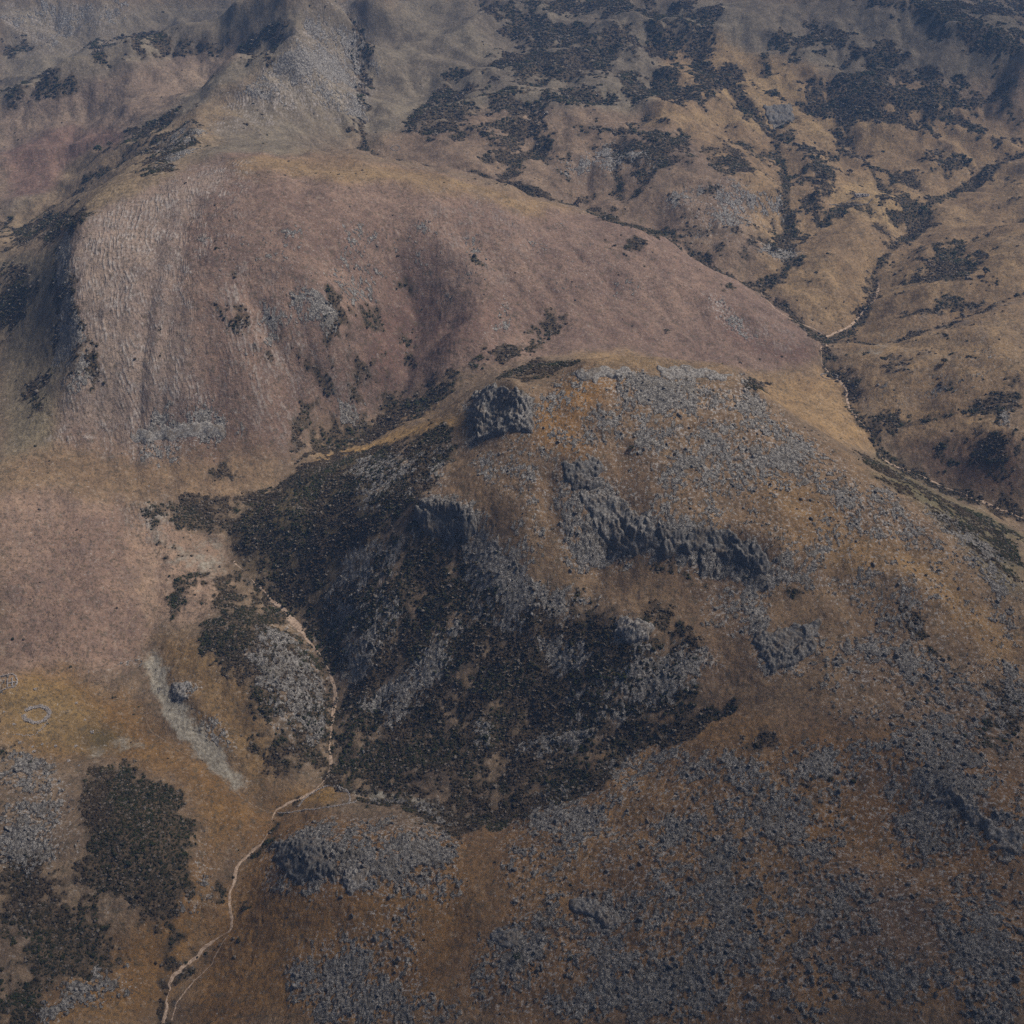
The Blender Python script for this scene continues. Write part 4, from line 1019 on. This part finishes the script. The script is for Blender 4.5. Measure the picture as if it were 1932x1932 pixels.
ringp = "49 1342,52 1339,60 1336,69 1333,78 1333,86 1336,92 1341,94 1346,91 1352,85 1358,78 1362,69 1364,60 1363,52 1360,46 1355,43 1350"
wall('stone_ring', ringp, 3.0, 1.5, "broken oval ring of piled grey stones on the ochre meadow", 'stone ring', dens=1.7, jit=.5, size=(.22, .5))
wall('low_wall', "27 1386,40 1387,52 1388,62 1388,70 1384,82 1372,90 1360", 1.6, .6, "low tumbled wall curving below the oval stone ring", 'wall', dens=.8)
wall('drystone_wall', "563 1522,576 1504,600 1490,621 1481,642 1485,656 1493,661 1506,659 1518", .9, 1.1, "curved field wall round the small ochre field above the stream junction", 'wall')
wall('drystone_wall', "524 1534,569 1530,611 1526,640 1521,672 1514", .8, .8, "straighter field wall along the foot of the rocky knoll", 'wall')
wall('drystone_wall', "1565 386,1581 387,1597 387,1613 387,1632 386,1640 383,1646 376", 1.3, 1.3, "long bowed wall in front of the ruined stone house", 'wall', dens=.7)
wall('drystone_wall', "1598 383,1604 378,1613 376,1625 377", 1.2, 1.1, "short yard wall joining the ruined stone house", 'wall', dens=.7)
wall('sheepfold', "1548 708,1560 703,1574 706,1582 712,1572 716,1556 714,1548 708", 1.1, 1.2, "small walled sheepfold beside the right hand stream", 'sheepfold', dens=.8)
wall('stone_ring', "737 281,740 277,746 275,752 276,755 279,753 283,747 285,741 284,737 281", 1.3, 1.2, "small distant stone ring on the straw patch left of the dark woods", 'stone ring', dens=.7)
# ruins at the left edge: parts are the single walls
def ruin(name, label, cat, base, walls, wd, ht):
    x, y = pt(*base); z = float(gz(x, y))
    e = bpy.data.objects.new(name, None); COL.objects.link(e); e.location = (x, y, z); e['label'] = label; e['category'] = cat
    for s in walls:
        me, loc = wall_mesh(pxline(s), wd, ht, .9, .15)
        o = bpy.data.objects.new('wall', me); COL.objects.link(o); o.parent = e; o.location = (loc[0] - x, loc[1] - y, loc[2] - z)
ruin('ruined_farmstead', "roofless ruin of several small rooms at the left edge of the meadow", 'ruin', (22, 1290),
     ["0 1276,15 1275,23 1271,30 1277", "30 1277,34 1288,27 1297,15 1299,0 1304", "14 1281,14 1297", "23 1280,24 1296", "15 1289,33 1287"], .9, 1.5)
def house(px, py, lx, ly, h, rz, label):
    x, y = pt(px, py); z = float(gz(x, y))
    e = bpy.data.objects.new('ruined_house', None); COL.objects.link(e); e.location = (x, y, z - .3); e.rotation_euler[2] = rz; e['label'] = label; e['category'] = 'ruin'
    def slab(nm, x0, y0, x1, y1, tops):
        n = len(tops); xs = np.linspace(x0, x1, n); ys = np.linspace(y0, y1, n); d = np.array([x1 - x0, y1 - y0]); L_ = np.hypot(*d); nr_ = np.array([-d[1], d[0]]) / L_ * .35
        V = []; F = []
        for i in range(n):
            for s_ in (-1, 1):
                V.append((xs[i] + nr_[0] * s_, ys[i] + nr_[1] * s_, 0)); V.append((xs[i] + nr_[0] * s_, ys[i] + nr_[1] * s_, tops[i]))
        for i in range(n - 1):
            a, b = i * 4, i * 4 + 4
            F += [(a, b, b + 1, a + 1), (a + 3, b + 3, b + 2, a + 2), (a + 1, b + 1, b + 3, a + 3)]
        F += [(0, 1, 3, 2), ((n - 1) * 4, (n - 1) * 4 + 2, (n - 1) * 4 + 3, (n - 1) * 4 + 1)]
        o = bpy.data.objects.new(nm, mesh_np(nm, np.array(V), np.array(F), M_WALL, False)); COL.objects.link(o); o.parent = e
    a, b = lx / 2, ly / 2
    slab('wall', -a, b, a, b, [h, h * .9, h, h * .8, h * .95]); slab('wall', -a + .4, -b, a - .4, -b, [h * .8, h * .5, h * .55, h * .9, h * .7])
    slab('gable', -a, b - .4, -a, -b + .4, [h, h * 1.3, h * 1.5, h * 1.2, h * .9]); slab('gable', a, b - .4, a, -b + .4, [h * .9, h * 1.1, h * 1.35, h * .8, h * .7])
    slab('inner_wall', 0.5, b - .4, .5, -b + .4, [h * .7, h * .5, h * .6])
house(1621, 371, 11, 7, 3.2, .12, "roofless stone house inside the bowed wall")
house(1634, 370, 7, 5, 2.2, -.15, "smaller roofless outbuilding right of the stone house")

# little grey heaps on the meadow
hm = []
for k in range(4):
    it = []
    for i in range(26):
        r = random.uniform(.25, .6); v, f = random.choice(SH1); a = random.uniform(0, 6.28); d = 1.5 * math.sqrt(random.random())
        it.append((rot3(v * r, random.uniform(0, 3), 0, random.uniform(0, 6)) + np.array([d * math.cos(a), d * .8 * math.sin(a), max(0, .55 - d * .3)]), f))
    hm.append(mesh_np('stone_heap', *merge(it), M_WALL, False))
for k, (a, b) in enumerate([(65, 740), (1240, 600), (570, 370), (690, 1265), (530, 1310), (910, 1300), (1235, 1300), (550, 1385), (1120, 1540), (1285, 1615), (320, 1250), (1500, 1065), (1385, 860), (230, 950)]):
    x, y = pt(a / 8.64, 1257.6 + b / 8.64)
    o = link('stone_heap', hm[k % 4], "small grey heap of stones on the ochre meadow round the oval ring", 'stone heap', 'stone heaps on the ochre meadow', loc=(x, y, float(gz(x, y))))
    s_ = random.uniform(.7, 1.15); o.scale = (s_, s_, s_); o.rotation_euler[2] = random.uniform(0, 6)

# trees that stand out
def tree(px, py, h, label, seed, spread=.42):
    r_ = random.Random(seed); x, y = pt(px, py); z = float(gz(x, y))
    e = bpy.data.objects.new('oak_tree', None); COL.objects.link(e); e.location = (x, y, z - .1); e['label'] = label; e['category'] = 'tree'
    items = []
    def limb(p0, p1, r0, r1, n=6):
        p0, p1 = np.array(p0), np.array(p1); d = p1 - p0; d = d / np.linalg.norm(d); u = np.cross(d, [0.3, 1, 0.2]); u /= np.linalg.norm(u); w2 = np.cross(d, u)
        an = np.arange(n) / n * 6.2832; ring = np.cos(an)[:, None] * u + np.sin(an)[:, None] * w2
        v = np.vstack([p0 + ring * r0, p1 + ring * r1])
        f = np.array([(i, (i + 1) % n, n + (i + 1) % n) for i in range(n)] + [(i, n + (i + 1) % n, n + i) for i in range(n)])
        items.append((v, f))
    limb((0, 0, 0), (.1, 0, h * .4), h * .045, h * .03)
    tips = []
    for k in range(6):
        a = k * 1.05 + r_.random(); q = (math.cos(a) * h * spread * .6, math.sin(a) * h * spread * .6, h * r_.uniform(.5, .75)); limb((.1, 0, h * .35), q, h * .022, h * .008, 5); tips.append(q)
    v, f = merge(items); o = bpy.data.objects.new('trunk', mesh_np('trunk', v, f, M_BARK, False)); COL.objects.link(o); o.parent = e
    it = []
    for k in range(34):
        if k < 6: c_ = np.array(tips[k])
        else:
            a = r_.uniform(0, 6.28); q = math.sqrt(r_.random()); c_ = np.array([math.cos(a) * q * h * spread, math.sin(a) * q * h * spread, h * (.45 + .42 * (1 - q * q) * r_.random() + .06 * r_.random())])
        v, f = bush_shape(ICO1, seed * 50 + k, .45, .8); it.append((rot3(v * h * r_.uniform(.09, .17), 0, 0, r_.uniform(0, 6)) + c_, f))
    v, f = merge(it); o = bpy.data.objects.new('crown', mesh_np('crown', v, f, M_OAK, False)); COL.objects.link(o); o.parent = e
for a in [
    (1551, 345, 13, "largest dark tree, on the right branch of the upper stream above the ruined house", 1, .5),
    (1540, 372, 9, "dark round tree by the stream just left of the ruined house", 2, .5),
    (187, 290, 11, "larger of two dark trees in the hollow at upper left", 3, .55), (208, 279, 8, "smaller of two dark trees in the hollow at upper left", 4, .5),
    (1858, 520, 11, "dark upright tree among the scrub near the right edge", 5, .34), (1740, 402, 9, "dark tree where two gullies meet on the right", 6, .5),
    (1815, 605, 8, "dark tree below the long scrub band at right", 7, .42), (1191, 850, 4.2, "lone dark tree on the open rocky summit face", 8, .5),
    (976, 1812, 4.6, "lone black tree below a small crag at the bottom centre", 9, .55), (1257, 628, 4.5, "dark tree clump alone on the smooth slope behind the summit", 10, .8),
    (1091, 388, 9, "dark tree in the stream crease behind the pinkish hill", 11, .5), (1460, 476, 8, "dark tree on the knoll above the stream fork", 12, .5),
    (917, 250, 9, "dark tree rising from the far scrub in the upper middle", 13, .45), (821, 262, 8, "round dark tree right of the small distant stone ring", 14, .5),
    (244, 1635, 3.4, "tall dark bush tree near the middle of the round scrub patch", 15, .5), (634, 1327, 3.6, "dark tree leaning over the pale stream bed at its bend", 16, .5),
    (1780, 688, 7, "dark tree on the dry grass slope at far right", 17, .42), (1602, 330, 8, "dark tree on the scrub bank upstream of the stone house", 18, .5),
]: tree(*a)

# pale stream beds and tracks laid in the valley floors
def ribbon(name, s, w0, w1, mat, seed, lift=.16, label=None):
    p = world_line(s); q = densify(smooth_line(p, 1), 1.3)
    # drop jumps across hidden ground
    d = np.gradient(q, axis=0); L_ = np.hypot(d[:, 0], d[:, 1])[:, None] + 1e-6; k_ = np.ones(9) / 9
    for c_ in (0, 1): d[:, c_] = np.convolve(d[:, c_] / L_[:, 0], k_, 'same')
    d /= (np.hypot(d[:, 0], d[:, 1])[:, None] + 1e-6); nr_ = np.stack([-d[:, 1], d[:, 0]], 1)
    t_ = np.arange(len(q)) * 1.3
    wl = (w0 + (w1 - w0) * (.5 + .5 * fbm(t_, t_ * 0 + seed, 38, 3, seed) * 2)).clip(.12) ; off = fbm(t_, t_ * 0 + 9 + seed, 26, 4, seed + 3, .6) * 3.6
    cross = np.linspace(-.5, .5, 6); V = []
    for c_ in cross:
        e_ = 1 + .5 * fbm(t_, t_ * 0 + c_ * 40, 3.5, 2, seed + 7)
        pp = q + nr_ * (off + c_ * wl * e_)[:, None]
        V.append(np.c_[pp, gz(pp[:, 0], pp[:, 1]) + lift * (1 - 1.6 * abs(c_))])
    V = np.stack(V, 1); n, m2 = V.shape[:2]; ii = np.arange(n * m2).reshape(n, m2)
    F = np.stack([ii[:-1, :-1], ii[:-1, 1:], ii[1:, 1:], ii[1:, :-1]], -1)
    F = F[(np.hypot(*(q[1:] - q[:-1]).T) < 3)].reshape(-1, 4)
    o = link(name, mesh_np(name, V.reshape(-1, 3), F, mat, True), kind='structure')
ribbon('dry_stream_bed', "440 1060,470 1090,490 1110,520 1140,545 1163,562 1184,590 1215,610 1240,628 1290,634 1325,625 1370,622 1410,622 1440,614 1470,590 1492,550 1512,515 1535,507 1560,500 1582,470 1610,448 1632,440 1665,428 1700,440 1742,432 1760,405 1770,388 1790,350 1815,322 1845,312 1885,308 1931", -.3, 3.6, M_BED, 3)
ribbon('dry_stream_bed', "432 1765,412 1795,392 1830,362 1855,340 1880,322 1925", .2, 1.2, M_BED, 13)
ribbon('dry_stream_bed', "546 1163,552 1172,562 1184,572 1192", 3.5, 6.0, M_BED, 23, .3)
ribbon('dry_stream_bed', "1552 655,1548 690,1575 712,1600 738,1598 752,1606 778,1640 810,1652 830,1658 862,1690 880,1740 898,1800 925,1850 945,1890 958,1931 976", -.2, 3.2, M_BED, 33)
ribbon('dry_stream_bed', "1435 545,1440 560,1470 590,1500 606,1540 622,1560 636,1560 655", .3, 1.8, M_BED, 43)
ribbon('dirt_track', "1560 636,1590 624,1618 604,1640 578,1658 548,1656 530", 2.0, 3.6, M_BED, 53)
ribbon('dirt_track', "130 1283,148 1296,180 1310,225 1316,250 1325,272 1345,277 1372,300 1390,340 1415,400 1455,450 1498,480 1520,515 1535", .15, 1.0, M_EARTH, 93)
ribbon('dirt_track', "240 1235,236 1200,250 1165,275 1140,290 1110,285 1060", .15, .9, M_EARTH, 95)

# ------------------------------------------------------------------ air and added shade clouds
hv = bpy.data.materials.new('haze'); hv.use_nodes = True; t = hv.node_tree
t.nodes.remove(t.nodes['Principled BSDF']); pv = t.nodes.new('ShaderNodeVolumePrincipled')
pv.inputs['Color'].default_value = (.28, .52, 1.0, 1); pv.inputs['Density'].default_value = 0.00010; pv.inputs['Anisotropy'].default_value = .1
t.links.new(pv.outputs[0], t.nodes['Material Output'].inputs['Volume'])
hx, hy0, hy1 = float(np.abs(VX).max()) + 50, -60.0, float(VY.max()) + 50
zb = float(GZ.min()) - 2; zt = max(CZ, float(GZ.max())) + 12
V = np.array([(x, y, z) for z in (zb, zt) for y in (hy0, hy1) for x in (-hx, hx)])
F = np.array([(0, 2, 3, 1), (4, 5, 7, 6), (0, 1, 5, 4), (2, 6, 7, 3), (0, 4, 6, 2), (1, 3, 7, 5)])
link('haze', mesh_np('haze', V, F, hv), kind='stuff')

# unseen clouds added up sun of the near slopes: their shade darkens the foreground
cm, t, bs = newmat('added_shade_cloud', 1.0); bs.inputs['Base Color'].default_value = (.9, .9, .92, 1)
off = 1 / math.tan(SUN_EL); ct = 1500.0; items = []; rc_ = random.Random(5)
def shade(x, y):
    e = 790 + .22 * x  # far edge of the shade on the ground
    f = max(0, min(1, (e - y) / 330))
    return f * (.92 + .75 * float(fbm(np.array([x]), np.array([y]), 170, 2, 661)[0]))
for gy_ in np.arange(120, 960, 56):
    for gx_ in np.arange(-620, 860, 56):
        x = gx_ + rc_.uniform(-24, 24); y = gy_ + rc_.uniform(-24, 24)
        if rc_.random() > shade(x, y): continue
        cx = x + (ct - 70) * off * math.sin(SUN_AZ); cy = y + (ct - 70) * off * math.cos(SUN_AZ); R0 = rc_.uniform(26, 40)
        for k in range(4):
            v, f = bush_shape(ICO2, rc_.randrange(10 ** 6), .16, .6); r = R0 * rc_.uniform(.5, .95)
            items.append((v * r + np.array([cx + rc_.uniform(-.6, .6) * R0, cy + rc_.uniform(-.6, .6) * R0, ct + rc_.uniform(0, .25) * R0]), f))
for gy_ in np.arange(1500, 2700, 74):  # more unseen clouds, added to darken the far hills
    for gx_ in np.arange(-900, 1300, 74):
        e2 = max(0, min(1, (gy_ + .35 * gx_ - 1750) / 500))
        if rc_.random() > e2 * (.50 + .6 * float(fbm(np.array([gx_]), np.array([gy_]), 300, 2, 663)[0])): continue
        cx = gx_ + rc_.uniform(-30, 30) + (ct - 150) * off * math.sin(SUN_AZ); cy = gy_ + rc_.uniform(-30, 30) + (ct - 150) * off * math.cos(SUN_AZ); R0 = rc_.uniform(34, 54)
        for k in range(3):
            v, f = bush_shape(ICO2, rc_.randrange(10 ** 6), .16, .6); r = R0 * rc_.uniform(.55, .95)
            items.append((v * r + np.array([cx + rc_.uniform(-.6, .6) * R0, cy + rc_.uniform(-.6, .6) * R0, ct + rc_.uniform(0, .25) * R0]), f))
v, f = merge(items)
link('added_shade_cloud', mesh_np('added_shade_cloud', v, f, cm, True), kind='structure')
